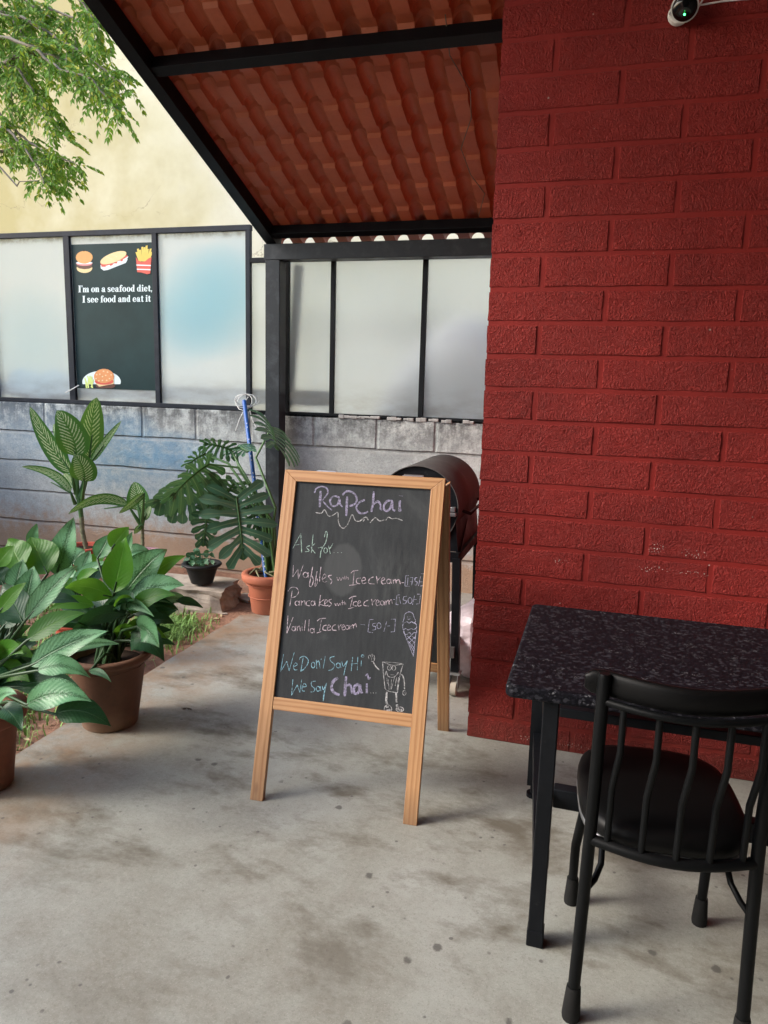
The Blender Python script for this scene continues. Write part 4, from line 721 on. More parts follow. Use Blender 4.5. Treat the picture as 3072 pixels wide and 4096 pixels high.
# ------------------------------------------------------------------ security camera
sc_ = zpt((2600, 0), 472/1659); cb = sc_(400, 215, y=WY-.006)
t = thing('security_camera', 'white wall camera with black lens and green light high on the red wall', 'camera', cb)
def disc_y(mb, c, r0, r1, ya, yb, n=32, rx=1):
    vs = [(c.x+r0*math.cos(2*math.pi*k/n)*rx, ya, c.z+r0*math.sin(2*math.pi*k/n)) for k in range(n)] + [(c.x+r1*math.cos(2*math.pi*k/n)*rx, yb, c.z+r1*math.sin(2*math.pi*k/n)) for k in range(n)]
    mb.add(vs, [tuple(range(n)), tuple(range(n, 2*n))[::-1]] + [(k, k+n, (k+1) % n+n, (k+1) % n) for k in range(n)], 0, False)
mb = MB(); disc_y(mb, cb, .034, .030, WY-.006, WY-.024); mb.build('base', M['white'], t, bevel=.003)
hd = V(sc_(490, 105, y=WY-.075)); ax = (V((0, .0, .62)) + V((-.4, -1, -.25))*.0 + (V((0, 0, H))-hd)*.35).normalized()
ax = ((V((-.1, 0, .95))-hd).normalized())
mb = MB(); mb.tube([V(cb)+V((0, -.018, 0)), hd - ax*.02], .012, 12); mb.build('neck', M['white'], t)
mb = MB(); mb.tube([hd-ax*.05, hd-ax*.045, hd-ax*.005, hd+ax*.004], [.028, .037, .042, .041], 28); mb.build('shell', M['white'], t)
mb = MB(); mb.tube([hd+ax*.0045, hd+ax*.012, hd+ax*.019, hd+ax*.022], [.0375, .034, .02, .004], 28)
gl = Mat('lens_black', (.004, .004, .005), .08); mb.build('lens', gl.m, t)
led = Mat('green_led', (.05, .6, .1)); led.b.inputs['Emission Color'].default_value = (.05, 1, .15, 1); led.b.inputs['Emission Strength'].default_value = 3
lp = hd + ax*.0215 + (-up)*.018; mb = MB(); mb.tube([lp, lp+ax*.003], .0032, 10); mb.build('led', led.m, t)
mb = MB(); mb.tube([sc_(275, 185, y=WY-.03), sc_(345, 235, y=WY-.03)], .004, 8); mb.build('screw', M['galv'], t)
mb = MB(); c0 = hd - ax*.045; mb.tube([c0, c0+V((.05, .02, .005)), sc_(1000, 20, y=WY-.008), sc_(1300, -8, y=WY-.006), sc_(1700, -40, y=WY-.006)], .0028, 7); mb.tube([sc_(560, 250, y=WY-.012), sc_(660, 130, y=WY-.02), sc_(740, 0, y=WY-.012), sc_(800, -90, y=WY-.01)], .003, 7); mb.build('cable', M['cord'], t)

# ------------------------------------------------------------------ plants
def leaf(mb, base, tip, width, mi=0, arch=.12, fold=.18, roll=0, n=11, via=None, wavy=.0, flip=1, shape=(.72, 1.0)):
    base, tip = V(base), V(tip); L = (tip-base).length; up3 = V((0, 0, 1)); ctrl = V(via) if via is not None else (base+tip)/2 + up3*L*arch*2
    cl = []
    for i in range(n+1):
        u = i/n; cl.append(base*(1-u)**2 + ctrl*2*u*(1-u) + tip*u*u if via is None else (base*(1-u)**2 + (ctrl*2-(base+tip)/2)*2*u*(1-u) + tip*u*u))
    vs = []; uvs = []; cam_p = V((0, 0, H)); seed = rnd.uniform(0, 50)
    for i, p in enumerate(cl):
        u = i/n; t_ = (cl[min(i+1, n)]-cl[max(i-1, 0)]).normalized(); view = (cam_p-p).normalized(); sd = t_.cross(view).normalized(); nn = sd.cross(t_).normalized()
        a = R(roll); sd2 = sd*math.cos(a)+nn*math.sin(a); n2 = nn*math.cos(a)-sd*math.sin(a)
        hw = width/2*(math.sin(math.pi*min(1, u**shape[0]))**shape[1]) + .0006
        wv = wavy*width*mnoise.noise(V((u*4, seed, 0)))
        for k, q in enumerate((-1, -.55, 0, .55, 1)):
            vs.append(p + sd2*(hw*q) + n2*(flip*fold*hw*abs(q)**1.3 + wv*q + .25*wavy*width*mnoise.noise(V((u*9, q*2, seed))))); uvs.append((.5+q*.5, u))
    fs = [(i*5+k, i*5+k+1, (i+1)*5+k+1, (i+1)*5+k) for i in range(n) for k in range(4)]; mb.add(vs, fs, mi, True, uvs)
def pot(t, c, R1, R0, h, mat, rim=.02, rimh=.035, soil_d=.03, wob=.0, name='pot'):
    mb = MB(); pr = [(0, 0), (R0, 0), (R0+.004, .004), (R1-.012, h-rimh-.006), (R1-.010, h-rimh), (R1+rim-.012, h-rimh+.004), (R1+rim-.006, h-rimh+.012), (R1+rim-.006, h-.006), (R1+rim-.012, h), (R1-.012, h), (R1-.018, h-.01), (R1-.02, h-soil_d-.02), (0, h-soil_d-.02)]
    mb.lathe(pr, c, 44, 0, wob); mb.build(name, mat, t, loc=None)
    mb = MB(); nsg = 10; vs = []
    for j in range(7):
        for k in range(28): a = 2*math.pi*k/28; rr = (R1-.012)*j/6; vs.append((c[0]+rr*math.cos(a), c[1]+rr*math.sin(a), c[2]+h-soil_d+.012*mnoise.noise(V((rr*20*math.cos(a), rr*20*math.sin(a), c[0])))))
    mb.add(vs, [(j*28+k, j*28+(k+1) % 28, (j+1)*28+(k+1) % 28, (j+1)*28+k) for j in range(6) for k in range(28)], 0, True); mb.build('soil', M['potsoil'], t)
A_ = zpt((0, 2050), 850/1659); KA = 850/1659/F
def aglao(t, c, top, leaves, extra=0, seed=1):
    rr = random.Random(seed); mf = MB(); ms = MB()
    for (bx, by, tx, ty, w_, m, db, dt, ro, ar) in leaves:
        yb = c[1]+db; yt = c[1]+dt; b = A_(bx, by, y=yb); e = A_(tx, ty, y=yt); dep = (b-V((0, 0, H))).dot(fw); wd = w_*KA*dep/max(.5, math.cos(R(ro)))*1.22
        mi = {'s': 0, 'g': 1, 'd': 2}[m]; leaf(mf, b, e, wd, mi, ar, .2, ro, 14, None, .10, 1)
        g = V((c[0]+rr.uniform(-.05, .05), c[1]+rr.uniform(-.05, .05), top)); md = (g+V(b))/2 + V((0, 0, .05)) + (g-V(b))*.2*0; md.x = g.x*.55+b.x*.45; md.y = g.y*.55+b.y*.45
        ms.tube([g, g*.55+md*.45+V((0, 0, .02)), md, V(b), V(b)*.8+V(e)*.2], [.009, .007, .006, .0045, .003], 7, 0)
    for i in range(extra):                                   # inner and far leaves that fill the clump
        a = rr.uniform(0, 6.28); r_ = rr.uniform(.06, .2); z = top+rr.uniform(.06, .24); b = V((c[0]+math.cos(a)*r_*.5, c[1]+math.sin(a)*r_*.5+.04, z)); e = b + V((math.cos(a)*.17, math.sin(a)*.17, rr.uniform(-.05, .10))); leaf(mf, b, e, rr.uniform(.05, .085), rr.choice((1, 2, 2, 2)), .12, .2, rr.uniform(-50, 50), 10, None, .05)
        g = V((c[0]+math.cos(a)*.03, c[1]+math.sin(a)*.03, top)); ms.tube([g, (g+b)/2+V((0, 0, .03)), b], [.008, .006, .004], 6)
    mf.build('foliage', [M['silver'], M['green'], M['dark']], t); ms.build('stems', M['stemd'], t)
# the large pot in the middle of the row
cB = (-1.845, 2.405, 0.0)
t = thing('potted_plant', 'leafy silver green plant in the large old clay pot on the floor edge', 'potted plant', cB, 'plants in pots by the garden')
pot(t, cB, .158, .105, .305, M['clay'], .022, .03, .05, .012)
aglao(t, cB, .26, [(890, 625, 985, 190, 190, 'g', 0, .04, 20, .02), (905, 600, 1030, 150, 110, 's', .03, .08, 30, .02), (965, 640, 1305, 288, 200, 's', .06, .16, 25, .08), (1080, 600, 1450, 338, 105, 'g', .10, .2, 10, .1), (1010, 720, 1440, 570, 160, 's', 0, .08, 30, .14), (1000, 788, 1375, 648, 105, 'g', -.06, -.02, 30, .14), (880, 660, 505, 590, 135, 'g', -.02, -.08, 35, .12),
    (800, 770, 1205, 815, 95, 's', -.03, -.1, -20, .16), (985, 800, 540, 960, 110, 'd', -.05, -.14, 30, .18), (1075, 890, 1245, 1055, 150, 's', -.1, -.16, -30, .16), (1015, 1000, 1283, 1163, 180, 'd', -.06, -.12, 20, .2), (1140, 860, 1360, 870, 75, 'd', 0, .05, 40, .16), (1230, 690, 1490, 705, 70, 's', .1, .2, 30, .12), (1380, 690, 1585, 745, 55, 'd', .15, .2, 20, .1), (870, 280, 1005, 112, 130, 'g', .15, .2, 10, .03), (760, 360, 868, 165, 115, 's', .14, .2, 20, .03),
    (700, 800, 440, 700, 130, 'd', 0, 0, 30, .1), (640, 780, 350, 600, 120, 'd', .04, .05, 30, .1), (960, 700, 800, 520, 120, 'd', .03, .05, 30, .1), (1000, 330, 1165, 310, 90, 's', .12, .18, 40, .12), (700, 1240, 870, 1325, 45, 's', -.19, -.24, 20, .1)], 30, 3)
# the pot cut by the left edge of the picture
cA = (-1.962, 1.86, 0.0)
t = thing('potted_plant', 'broad leaved plant in the terracotta pot cut by the left picture edge', 'potted plant', cA, 'plants in pots by the garden')
pot(t, cA, .138, .098, .285, M['rust'], .026, .05, .035)
aglao(t, cA, .25, [(200, 840, 605, 415, 130, 's', .02, .10, 25, .06), (195, 720, 265, 418, 165, 's', .1, .16, 20, .02), (110, 610, 178, 365, 140, 's', .12, .18, 20, .02), (-20, 790, 205, 545, 90, 'g', -.02, .02, 20, .06), (185, 860, 20, 560, 200, 'd', .05, .1, 20, .04), (210, 1000, 660, 785, 125, 'g', -.03, .06, 35, .08), (230, 1200, 850, 925, 165, 's', -.08, .02, 20, .06), (500, 1085, 930, 1027, 75, 's', -.02, .05, 30, .08), (290, 1235, 705, 1290, 125, 's', -.1, -.06, 25, .16), (205, 1500, 718, 1480, 185, 's', -.14, -.12, 20, .14), (430, 1575, 872, 1675, 165, 'd', -.13, -.1, 25, .16), (15, 1525, 172, 1700, 135, 'd', -.16, -.2, 20, .12), (-60, 1500, 130, 1420, 80, 's', -.18, -.2, 30, .14),
    (370, 480, 235, 190, 250, 'g', .3, .36, 10, .02), (170, 440, 60, 208, 210, 'g', .26, .32, 15, .02), (235, 270, 288, 85, 70, 's', .4, .42, 20, .02), (440, 490, 575, 38, 165, 's', .36, .42, 25, .02), (-30, 420, 110, 260, 110, 'g', .12, .16, 20, .04), (30, 560, -60, 420, 160, 'd', .2, .2, 20, .02), (290, 470, 385, 350, 75, 's', .3, .34, 30, .04), (330, 640, 545, 520, 110, 'g', .25, .3, 30, .1), (330, 690, 620, 705, 70, 'd', .16, .2, 30, .1), (150, 1360, 620, 1370, 160, 'd', -.02, .02, 30, .1), (60, 1130, 300, 1020, 110, 'd', 0, .05, 30, .1), (20, 900, 130, 760, 120, 'd', .06, .1, 30, .05), (40, 780, 300, 640, 120, 'd', .14, .2, 30, .05), (100, 1300, 480, 1230, 100, 'd', .04, .1, 20, .1), (30, 1350, -60, 1200, 140, 'd', 0, 0, 20, .1)], 30, 5)
# the pot hidden between them
cC = (-2.42, 2.95, SOIL+.005)
t = thing('potted_plant', 'pale leaved plant in the small orange pot behind the large clay pot', 'potted plant', cC, 'plants in pots by the garden')
pot(t, cC, .125, .085, .25, M['redpot'], .018, .03, .035)
aglao(t, cC, .2, [(620, 480, 705, 295, 105, 's', 0, .05, 20, .03), (560, 560, 840, 385, 70, 's', -.05, .02, 25, .1), (600, 500, 430, 440, 80, 's', -.04, .02, 20, .1), (560, 400, 660, 290, 150, 's', .08, .12, 30, .05), (600, 540, 770, 450, 60, 'g', -.06, -.04, 30, .1), (640, 620, 520, 480, 100, 'g', 0, 0, 20, .05), (700, 420, 820, 330, 90, 'g', .06, .1, 20, .05), (500, 650, 400, 500, 90, 'd', 0, .05, 20, .05)], 10, 9)

# dumb canes by the wall
D_ = zpt((80, 1560), 600/1659); KD = 600/1659/F
def dumbcane(t, c, y, leaves, stem, canes):
    mf = MB(); ms = MB()
    for (bx, by, tx, ty, w_, ro, db, dt, via, px, py) in leaves:
        b = D_(bx, by, y=y+db); e = D_(tx, ty, y=y+dt); dep = (b-V((0, 0, H))).dot(fw); v = D_(via[0], via[1], y=y+(db+dt)/2) if via else None
        leaf(mf, b, e, w_*KD*dep/max(.5, math.cos(R(ro))), 0, .0 if via else .015, .12, ro, 14, v, .03, 1, (.68, .62))
        ms.tube([D_(px, py, y=y), V(b)*.6+V(D_(px, py, y=y))*.4, b, V(b)*.6+V(e)*.4], [.015, .010, .008, .004], 8)
    ms.build('stems', M['stem'], t); mf.build('foliage', M['cream'], t)
    mb = MB(); pts = [D_(x, yy, y=y) for x, yy in stem]; q = []; rs = []
    for i in range(len(pts)-1):
        for k in range(9): u = k/9; q.append(pts[i].lerp(pts[i+1], u)); rs.append(canes*(1.12 if k % 3 == 0 else .96))
    q.append(pts[-1]); rs.append(canes); mb.tube(q, rs, 12); mb.build('cane', M['cane'], t)
yD = 4.42; cD = V(D_(705, 1735, y=yD)); cD.z = SOIL
t = thing('potted_plant', 'tall cream speckled dumb cane in the red pot against the block wall', 'potted plant', cD, 'plants in pots by the garden')
pot(t, cD, .135, .095, .215, M['redpot'], .018, .03, .03)
dumbcane(t, cD, yD, [(625, 735, 405, 225, 335, 15, -.04, -.1, (560, 470), 640, 1180), (765, 760, 850, 82, 265, -20, .08, .16, (790, 400), 660, 1180), (565, 915, 108, 180, 190, 35, -.05, -.1, (330, 600), 620, 1150), (712, 1015, 600, 712, 285, 10, -.1, -.16, (690, 850), 690, 1230), (790, 790, 1122, 340, 85, 20, 0, .05, (930, 590), 680, 1200), (560, 1135, 20, 848, 105, 20, -.05, -.08, (360, 930), 610, 1260), (480, 580, 370, 375, 110, 25, .08, .12, None, 640, 1180), (590, 1080, 485, 910, 110, 20, .06, .1, None, 640, 1200)], [(735, 1765), (690, 1560), (680, 1400)], .0165)
mb = MB(); mb.tube([D_(680, 1410, y=yD), D_(665, 1300, y=yD), D_(640, 1150, y=yD), D_(620, 960, y=yD)], [.0165, .018, .014, .009], 10); mb.build('sheath', M['stem'], t)
yS = 4.3; cS = V(D_(1362, 1790, y=yS)); cS.z = SOIL
t = thing('potted_plant', 'small cream speckled dumb cane in the dull mauve pot near the wall', 'potted plant', cS, 'plants in pots by the garden')
pot(t, cS, .12, .085, .255, M['mauvepot'], .018, .03, .03)
dumbcane(t, cS, yS, [(1310, 1335, 1262, 1015, 240, 10, 0, .05, (1300, 1180), 1350, 1480), (1195, 1275, 535, 1372, 120, 25, -.06, -.18, (880, 1205), 1340, 1500), (1375, 1140, 1095, 1365, 85, 20, -.08, -.14, (1245, 1250), 1345, 1470), (1370, 1440, 1450, 1250, 90, 30, 0, .04, None, 1350, 1500), (1330, 1500, 1265, 1590, 60, 20, -.03, -.05, None, 1350, 1520)], [(1362, 1800), (1355, 1640), (1352, 1500)], .012)
mb = MB(); mb.tube([D_(1352, 1520, y=yS), D_(1345, 1400, y=yS), D_(1315, 1300, y=yS)], [.013, .010, .006], 10); mb.build('sheath', M['stem'], t)

# split-leaf philodendron
P_ = zpt((600, 1580), 650/1659); KP = 650/1659/F
def lobed(mb, base, tip, width, roll=0, nl=7, arch=.1, seed=0, droop=.25, flip=1):
    rr = random.Random(seed); base, tip = V(base), V(tip); L = (tip-base).length; cam_p = V((0, 0, H)); ctrl = (base+tip)/2 + V((0, 0, L*arch*2)); view = (cam_p-base).normalized()
    t_ = (tip-base).normalized(); sd = t_.cross(view).normalized(); nn = sd.cross(t_).normalized(); a = R(roll); sd, nn = sd*math.cos(a)+nn*math.sin(a), nn*math.cos(a)-sd*math.sin(a)
    mid = lambda u: base*(1-u)**2 + ctrl*2*u*(1-u) + tip*u*u
    for side in (-1, 1):
        for k in range(nl):
            u0 = -.02+.9*k/nl; u1 = u0 + .9/nl*1.02; uc = (u0+u1)/2; ln = width*.5*(.72+.42*math.sin(math.pi*(.18+.82*min(1, uc+.1))))*rr.uniform(.85, 1.1)*(1.0 if k else .95)
            ang = R(128 - 98*(k+.3)/nl); dr = (sd*side*math.sin(ang) + t_*math.cos(ang)).normalized(); pd = (t_ - dr*t_.dot(dr)).normalized(); ws = (u1-u0)*L; vs = []; uvs = []; M_ = 9; ph = rr.uniform(0, 6)
            root0, root1 = mid(max(0, u0)), mid(max(.01, u1))
            for j in range(M_+1):
                v = j/M_; c = mid(max(0, uc)) + dr*ln*v + nn*flip*(.10*ln*math.sin(v*2.4)) - V((0, 0, droop*ln*v*v)); hw = ws*.5*(1.0 if v < .12 else (.92-.14*math.sin(min(1, v*1.6)*math.pi) + (.24*math.sin((v-.5)/.5*math.pi) if v > .5 else 0) + .13*math.sin(v*11+ph)))*(1 if v < .88 else (1-((v-.88)/.125)**2*.85))
                p0 = c - pd*hw; p1 = c + pd*hw
                if v < .3: k_ = v/.3; p0 = root0.lerp(p0, k_); p1 = root1.lerp(p1, k_)
                vs += [p0, c + nn*.006*flip*-1, p1]; uvs += [(.5-.45*min(1, .2+v), uc), (.5, uc), (.5+.45*min(1, .2+v), uc)]
            mb.add(vs, [(3*j+q, 3*j+q+1, 3*j+q+4, 3*j+q+3) for j in range(M_) for q in (0, 1)], 0, True, uvs)
    # end lobe
    vs = []; uvs = []
    for j in range(8):
        v = j/7; c = mid(.84+.16*v) - V((0, 0, 0)); hw = L*.055*(1+.6*math.sin(v*math.pi))*(1 if v < .8 else 1-(v-.8)/.22); vs += [c-sd*hw, c, c+sd*hw]; uvs += [(.1, v), (.5, v), (.9, v)]
    mb.add(vs, [(3*j+q, 3*j+q+1, 3*j+q+4, 3*j+q+3) for j in range(7) for q in (0, 1)], 0, True, uvs)
    return [mid(k/8)+nn*.004*flip for k in range(9)]
cP = V((-1.885, 3.985, 0))
t = thing('potted_plant', 'large split leaf philodendron in the round rimmed terracotta pot beside the chalkboard', 'potted plant', cP, 'plants in pots by the garden')
pot(t, cP, .135, .095, .245, M['terra'], .03, .05, .035)
mb = MB(); mb.lathe([(.117, .10), (.121, .103), (.117, .106)], cP, 40); mb.lathe([(.131, .175), (.135, .178), (.131, .181)], cP, 40); mb.build('pot_ring', M['terra'], t)
mf = MB(); ms = MB(); g0 = cP+V((.02, .0, .22))
for i, (bx, by, tx, ty, w_, yb, yt, ro, dr, vx, vy) in enumerate([
    (880, 1055, 955, 1690, 700, 3.90, 3.80, 10, .05, 1010, 900), (600, 705, 190, 1080, 560, 3.95, 3.80, 50, .3, 900, 740), (1240, 330, 1290, 560, 640, 4.35, 4.1, 55, .22, 1080, 640), (640, 860, 10, 1150, 420, 4.05, 4.0, 40, .3, 850, 870),
    (830, 560, 540, 500, 330, 4.3, 4.2, 50, .2, 900, 700), (760, 980, 150, 1240, 430, 4.2, 4.15, 30, .15, 900, 960), (600, 1120, 540, 1550, 300, 4.25, 4.2, 20, .1, 700, 1000), (880, 540, 1000, 590, 330, 4.4, 4.3, 50, .2, 900, 720), (560, 600, 380, 720, 380, 4.15, 4.05, 50, .25, 800, 700), (860, 900, 700, 1180, 330, 4.15, 4.15, 30, .1, 930, 900), (1000, 1120, 1120, 1420, 300, 4.1, 4.1, 30, .1, 1050, 1000)]):
    b = P_(bx, by, y=yb); e = P_(tx, ty, y=yt); dep = (b-V((0, 0, H))).dot(fw); rib = lobed(mf, b, e, w_*KP*dep*.95, ro, 7, .06, i, dr)
    ms.tube(rib, [.005]*5+[.004, .003, .002, .0015], 6)
    m_ = V(P_(vx, vy, y=(yb+4.1)/2)); ms.tube([g0+V((.04*math.sin(i*2), .03*math.cos(i*2), 0)), g0.lerp(m_, .5)+V((.07, .03, .05)), m_, V(b)], [.011, .009, .008, .006], 8)
mf.build('foliage', M['philo'], t); ms.build('stems', M['stem'], t)
mb = MB()
for i in range(7):
    a = i*.9; mb.tube([cP+V((.03*math.cos(a), .03*math.sin(a), .25)), cP+V((.08*math.cos(a+.5), .08*math.sin(a+.5), .262)), cP+V((.115*math.cos(a+1.1), .115*math.sin(a+1.1), .235))], [.007, .006, .004], 7)
mb.build('roots', M['cane'], t)
st = V(P_(1186, 1830, y=3.93)); sb = V(P_(962, 62, y=4.74)); st.z = .212
t2 = thing('plant_stake', 'blue wrapped stake tied to the fence beside the philodendron', 'stake', st)
mb = MB(); mb.tube([st, st.lerp(sb, .5), sb], [.0125, .0135, .0155], 14); mb.build('pole', M['blue'], t2)
mb = MB(); rr = random.Random(3)
for k in range(34):
    u = .04+.84*k/34; p = st.lerp(sb, u) + (V((0, 0, H))-st).normalized()*.0165
    if k % 8 in (6, 7): continue
    d = (sb-st).normalized(); s_ = d.cross(fw).normalized(); mb.bar(p-d*.006, p+d*.006, .0026, .0008, fw); mb.bar(p-s_*.003+d*.004*(-1)**k, p+s_*.003, .0022, .0008, fw)
mb.build('printed_marks', M['cord'], t2)
mb = MB(); c = V(P_(965, 75, y=4.76))
for k in range(3):
    mb.tube([c + V((math.cos(a/12*6.283)*(.058+.012*k)+.01*k, .03*math.sin(a/12*6.283+k), math.sin(a/12*6.283)*(.055-.006*k)+.008*k)) for a in range(13)], .0032, 6)
mb.tube([c+V((.04, 0, -.05)), c+V((.07, -.02, -.12)), c+V((.10, -.02, -.17))], .0035, 6); mb.tube([c+V((0, 0, -.05)), c+V((-.03, -.02, -.12)), c+V((-.06, -.02, -.2))], .0035, 6); mb.tube([c+V((-.05, 0, .03)), c+V((0, -.02, -.01)), c+V((.03, 0, .04))], .0035, 6); mb.build('string', M['cord'], t2)

# small pot on the broken stone
def rock(name, c, s, mat, label, cat, seed, cuts=3, group=None, flat_=.1):
    bm = bmesh.new(); bmesh.ops.create_cube(bm, size=1); bmesh.ops.subdivide_edges(bm, edges=bm.edges, cuts=cuts, use_grid_fill=True)
    for v in bm.verts:
        q = v.co.copy(); k = 1 + .22*mnoise.noise(q*1.6+V((seed, 0, 0))) + .12*mnoise.noise(q*4.1+V((0, seed, 0))); v.co = V((q.x*k*s[0], q.y*k*s[1], (q.z+.5)*(1+flat_*mnoise.noise(q*3+V((seed, 1, 0))))*s[2]))
    me = bpy.data.meshes.new(name); bm.to_mesh(me); bm.free(); me.materials.append(mat); o = bpy.data.objects.new(name, me); C.objects.link(o); o.location = c; o.rotation_euler = (0, 0, seed*1.3); return tag(o, label, cat, group)
o = rock('stone_slab', (-2.46, 4.06, SOIL-.02), (.56, .36, .165), M['stone'], 'broken stone slab carrying the small black pot', 'stone', .23, 6, None, .06); o.rotation_euler = (0, 0, R(8))
cK = V((-2.365, 4.03, .118))
t = thing('potted_plant', 'tiny plant in the small black pot standing on the stone slab', 'potted plant', cK, 'plants in pots by the garden')
pot(t, cK, .112, .065, .13, M['blackpot'], .02, .022, .02)
Z_ = zpt((650, 2050), 600/1659); mf = MB(); ms = MB()
for i in range(30):
    bx, by = rnd.uniform(240, 560), rnd.uniform(470, 610)
    if i < 4: bx, by = ((560, 420), (500, 445), (390, 450), (360, 480))[i]
    yy = 3.98+rnd.uniform(-.06, .1); p = Z_(bx, by, y=yy); q = p + V((rnd.uniform(-.035, .035), rnd.uniform(-.03, .02), rnd.uniform(-.01, .03))); leaf(mf, p, q, rnd.uniform(.03, .05), 0, .1, .2, rnd.uniform(-40, 40), 6, None, .05, 1, (.6, .5)); ms.tube([cK+V((rnd.uniform(-.04, .04), rnd.uniform(-.03, .03), .1)), p], [.002, .0015], 5)
mf.build('foliage', M['philo'], t); ms.build('stems', M['stem'], t)
for i, (px, py, s, lb) in enumerate(((680, 1130, .045, 'pale chip of stone on the soil in front of the stone slab'), (890, 985, .15, 'flat broken stone beside the terracotta pot'), (20, 1460, .03, 'small pale pebble on the soil beside the concrete edge'), (600, 1140, .02, 'tiny pebble below the stone slab'), (790, 1120, .018, 'tiny pebble on the soil left of the terracotta pot'))):
    p = Z_(px, py, z=SOIL+.01); rock('stone', (p.x, p.y + (.06 if s > .1 else 0), SOIL-.004), (s, s*.7, s*(.22 if s > .1 else .5)), M['stone'], lb, 'stone', 1.7*i+.4, 2, 'loose stones on the soil')

# grass and litter
mb = MB(); rr = random.Random(11)
def blade(x, y, h):
    a = rr.uniform(0, 6.28); l = rr.uniform(.2, .9)*h; d = V((math.cos(a), math.sin(a), 0)); s_ = V((-d.y, d.x, 0))*rr.uniform(.0022, .0045); b = V((x, y, SOIL-.012)); m = b + V((0, 0, h*.7))+d*l*.35; e = b + V((0, 0, h*rr.uniform(.6, 1)))+d*l
    mb.add([b-s_, b+s_, m+s_*.8, m-s_*.8, e], [(0, 1, 2, 3), (3, 2, 4)])
def patch(cx, cy, rx, ry, n, h):
    for i in range(n):
        r_, a = abs(rr.gauss(0, .55)), rr.uniform(0, 6.28); x, y = cx+rx*r_*math.cos(a), cy+ry*r_*math.sin(a)
        if x < -2.03: blade(x, y, h*rr.uniform(.5, 1.2))
patch(-2.34, 3.5, .26, .3, 2600, .085); patch(-2.6, 3.1, .4, .4, 900, .08); patch(-2.4, 2.2, .35, .5, 2600, .09); patch(-2.9, 2.6, .5, .6, 900, .09); patch(-2.35, 1.9, .25, .4, 700, .07); patch(-3.3, 3.6, .6, .5, 700, .07); patch(-4, 3, .8, .9, 800, .08)
kind(mb.build('grass', M['grass']), 'stuff')
mb = MB()
for i in range(150):
    x, y = rr.uniform(-3.2, -2.06), rr.uniform(1.6, 4.2); a = rr.uniform(0, 6.28); l = rr.uniform(.008, .03); d = V((math.cos(a), math.sin(a), rr.uniform(-.1, .3)))*l; s_ = V((-math.sin(a), math.cos(a), 0))*l*.35; p = V((x, y, SOIL+.02)); mb.add([p-d, p+s_, p+d, p-s_+V((0, 0, .004))], [(0, 1, 2, 3)])
kind(mb.build('dry_litter', M['straw']), 'stuff')
p = zpt((0, 2600), 800/1659)(1550, 490, z=.004); mb = MB()
for i in range(6):
    a = rr.uniform(0, 6.28); d = V((math.cos(a), math.sin(a)*.8, 0))*rr.uniform(.012, .03); mb.tube([p-d, p+V((0, 0, .006)), p+d*.9], .0012, 5)
tag(mb.build('dry_twig', M['bark'], loc=p), 'tiny tangled dry twig lying on the concrete between pot and chalkboard', 'twig')

# ------------------------------------------------------------------ neem tree beyond the fence
t = thing('tree', 'leafy tree with drooping feathery branches in front of the cream house', 'tree', (-6.4, 5.9, 0))
k_ = 3072/1659; dpt = lambda x, y, Y: V(at(x*k_, y*k_, y=Y))
mb = MB(); hub = V((-6.1, 5.8, 3.3)); mb.tube([(-6.4, 5.9, -.1), (-6.35, 5.9, 1.2), (-6.2, 5.85, 2.4), hub, (-5.9, 5.9, 4.4), (-5.6, 6.0, 5.4)], [.16, .14, .12, .10, .08, .05], 14); mb.build('trunk', M['bark'], t)
tw = MB(); mf = MB(); rr = random.Random(21)
def spray(p, d, L):
    d = d.normalized(); sd = d.cross(V((0, 0, 1)));
    if sd.length < .1: sd = V((1, 0, 0))
    sd.normalize(); n = rr.randint(4, 6); pts = []
    for i in range(n+1):
        u = i/n; pts.append(p + d*L*u - V((0, 0, L*.35*u*u)))
    tw.tube(pts, .0013, 4, 0, False)
    for i in range(1, n+1):
        for s_ in ((-1, 1) if i < n else (-1, 0, 1)):
            t_ = (pts[i]-pts[i-1]).normalized(); ld = (t_*.75 + sd*s_*.75 + V((rr.uniform(-.2, .2), rr.uniform(-.2, .2), -.35+rr.uniform(-.2, .2)))).normalized(); ll = rr.uniform(.042, .07); w_ = ll*.2
            pn = ld.cross(V((rr.uniform(-.5, .5), -1, rr.uniform(-.2, .9)))).normalized(); q = pts[i]; bend = ld.cross(pn)*ll*.12
            mf.add([q, q+ld*ll*.4+pn*w_, q+ld*ll+bend, q+ld*ll*.4-pn*w_], [(0, 1, 2, 3)], 0, False, [(.5, 0), (1, .4), (.5, 1), (0, .4)])
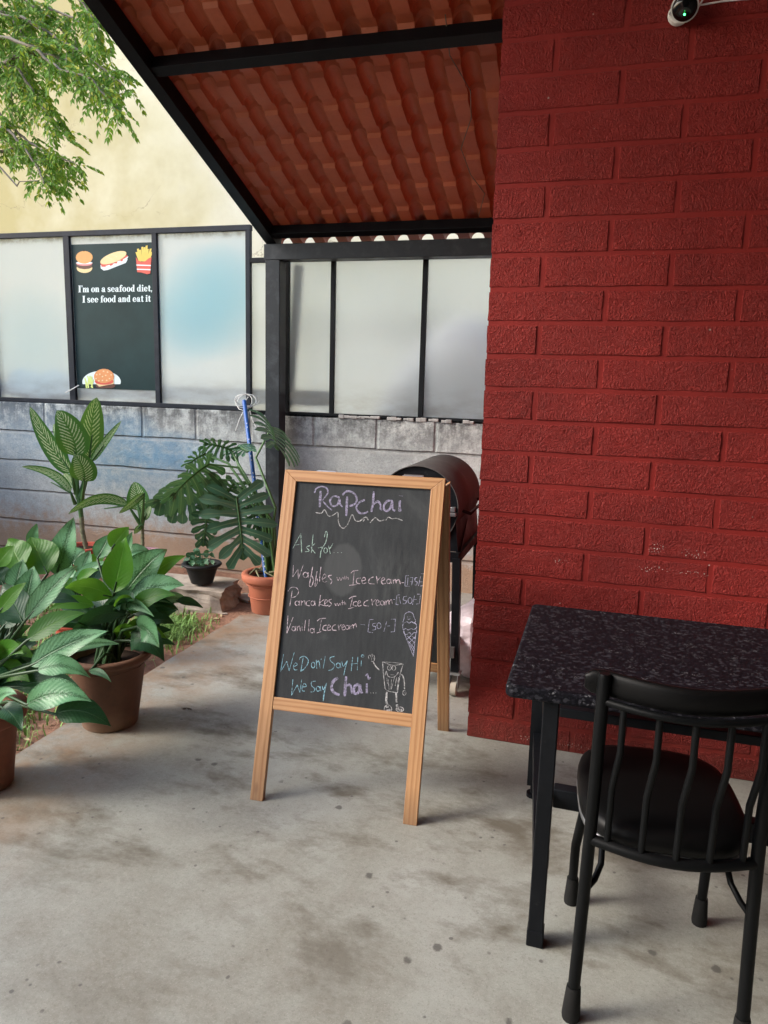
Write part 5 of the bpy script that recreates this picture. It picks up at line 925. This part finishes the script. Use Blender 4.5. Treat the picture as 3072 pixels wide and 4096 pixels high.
paths = [((-60, 60), (60, 95), (130, 150), (200, 170), (255, 250)), ((-60, 120), (40, 150), (90, 230), (135, 290)), ((-50, 200), (40, 290), (110, 335), (165, 355)), ((-60, -40), (60, 0), (160, 40), (225, 105)), ((-60, 20), (50, 40), (140, 90), (220, 145), (268, 185)), ((-80, -90), (100, -70), (180, 10), (215, 60)), ((-40, 250), (30, 290), (80, 360), (95, 395)), ((-50, 90), (20, 160), (30, 240)), ((-50, -20), (60, 60), (110, 130)), ((-60, 40), (30, 110), (70, 180), (85, 215)), ((-60, -60), (40, -10), (110, 40), (170, 110)), ((60, 110), (150, 130), (215, 190)), ((-60, 0), (20, 30), (60, 90), (50, 150)), ((-30, 330), (40, 320), (110, 345), (140, 385))]
for i, pt in enumerate(paths):
    Y0 = rr.uniform(5.3, 6.2); q = [dpt(x, y, Y0-.12*j) for j, (x, y) in enumerate(pt)]; full = []
    q = [hub.lerp(q[0], .5)+V((0, 0, .25))] + q
    for j in range(len(q)-1):
        for k in range(6): full.append(q[j].lerp(q[j+1], k/6) + V((rr.uniform(-.01, .01), rr.uniform(-.01, .01), rr.uniform(-.01, .01))))
    full.append(q[-1]); m = len(full); tw.tube([hub]+full, [.03]+[.017*(1-k/m)+.003 for k in range(m)], 7)
    for k in range(5, m):
        d0 = (full[k]-full[k-1]).normalized()
        for _ in range(4 if i not in (2, 6, 13) else 3):
            d = d0*.5 + V((rr.uniform(-1, 1), rr.uniform(-.7, .7), rr.uniform(-.8, .5))); spray(full[k]+V((rr.uniform(-.04, .04), rr.uniform(-.1, .1), rr.uniform(-.04, .04))), d, rr.uniform(.10, .19))
tw.tube([dpt(-20, 340, 5.0), dpt(8, 370, 5.0), dpt(37, 402, 4.98), dpt(42, 392, 4.98), dpt(82, 390, 4.97)], [.009, .007, .006, .004, .003], 7); tw.tube([dpt(-30, 200, 5.6), hub], [.01, .03], 7)
mf.build('foliage', M['neem'], t); tw.build('branches', M['twig'], t)
for o in bpy.data.objects:
    if '_o' in o: del o['_o']
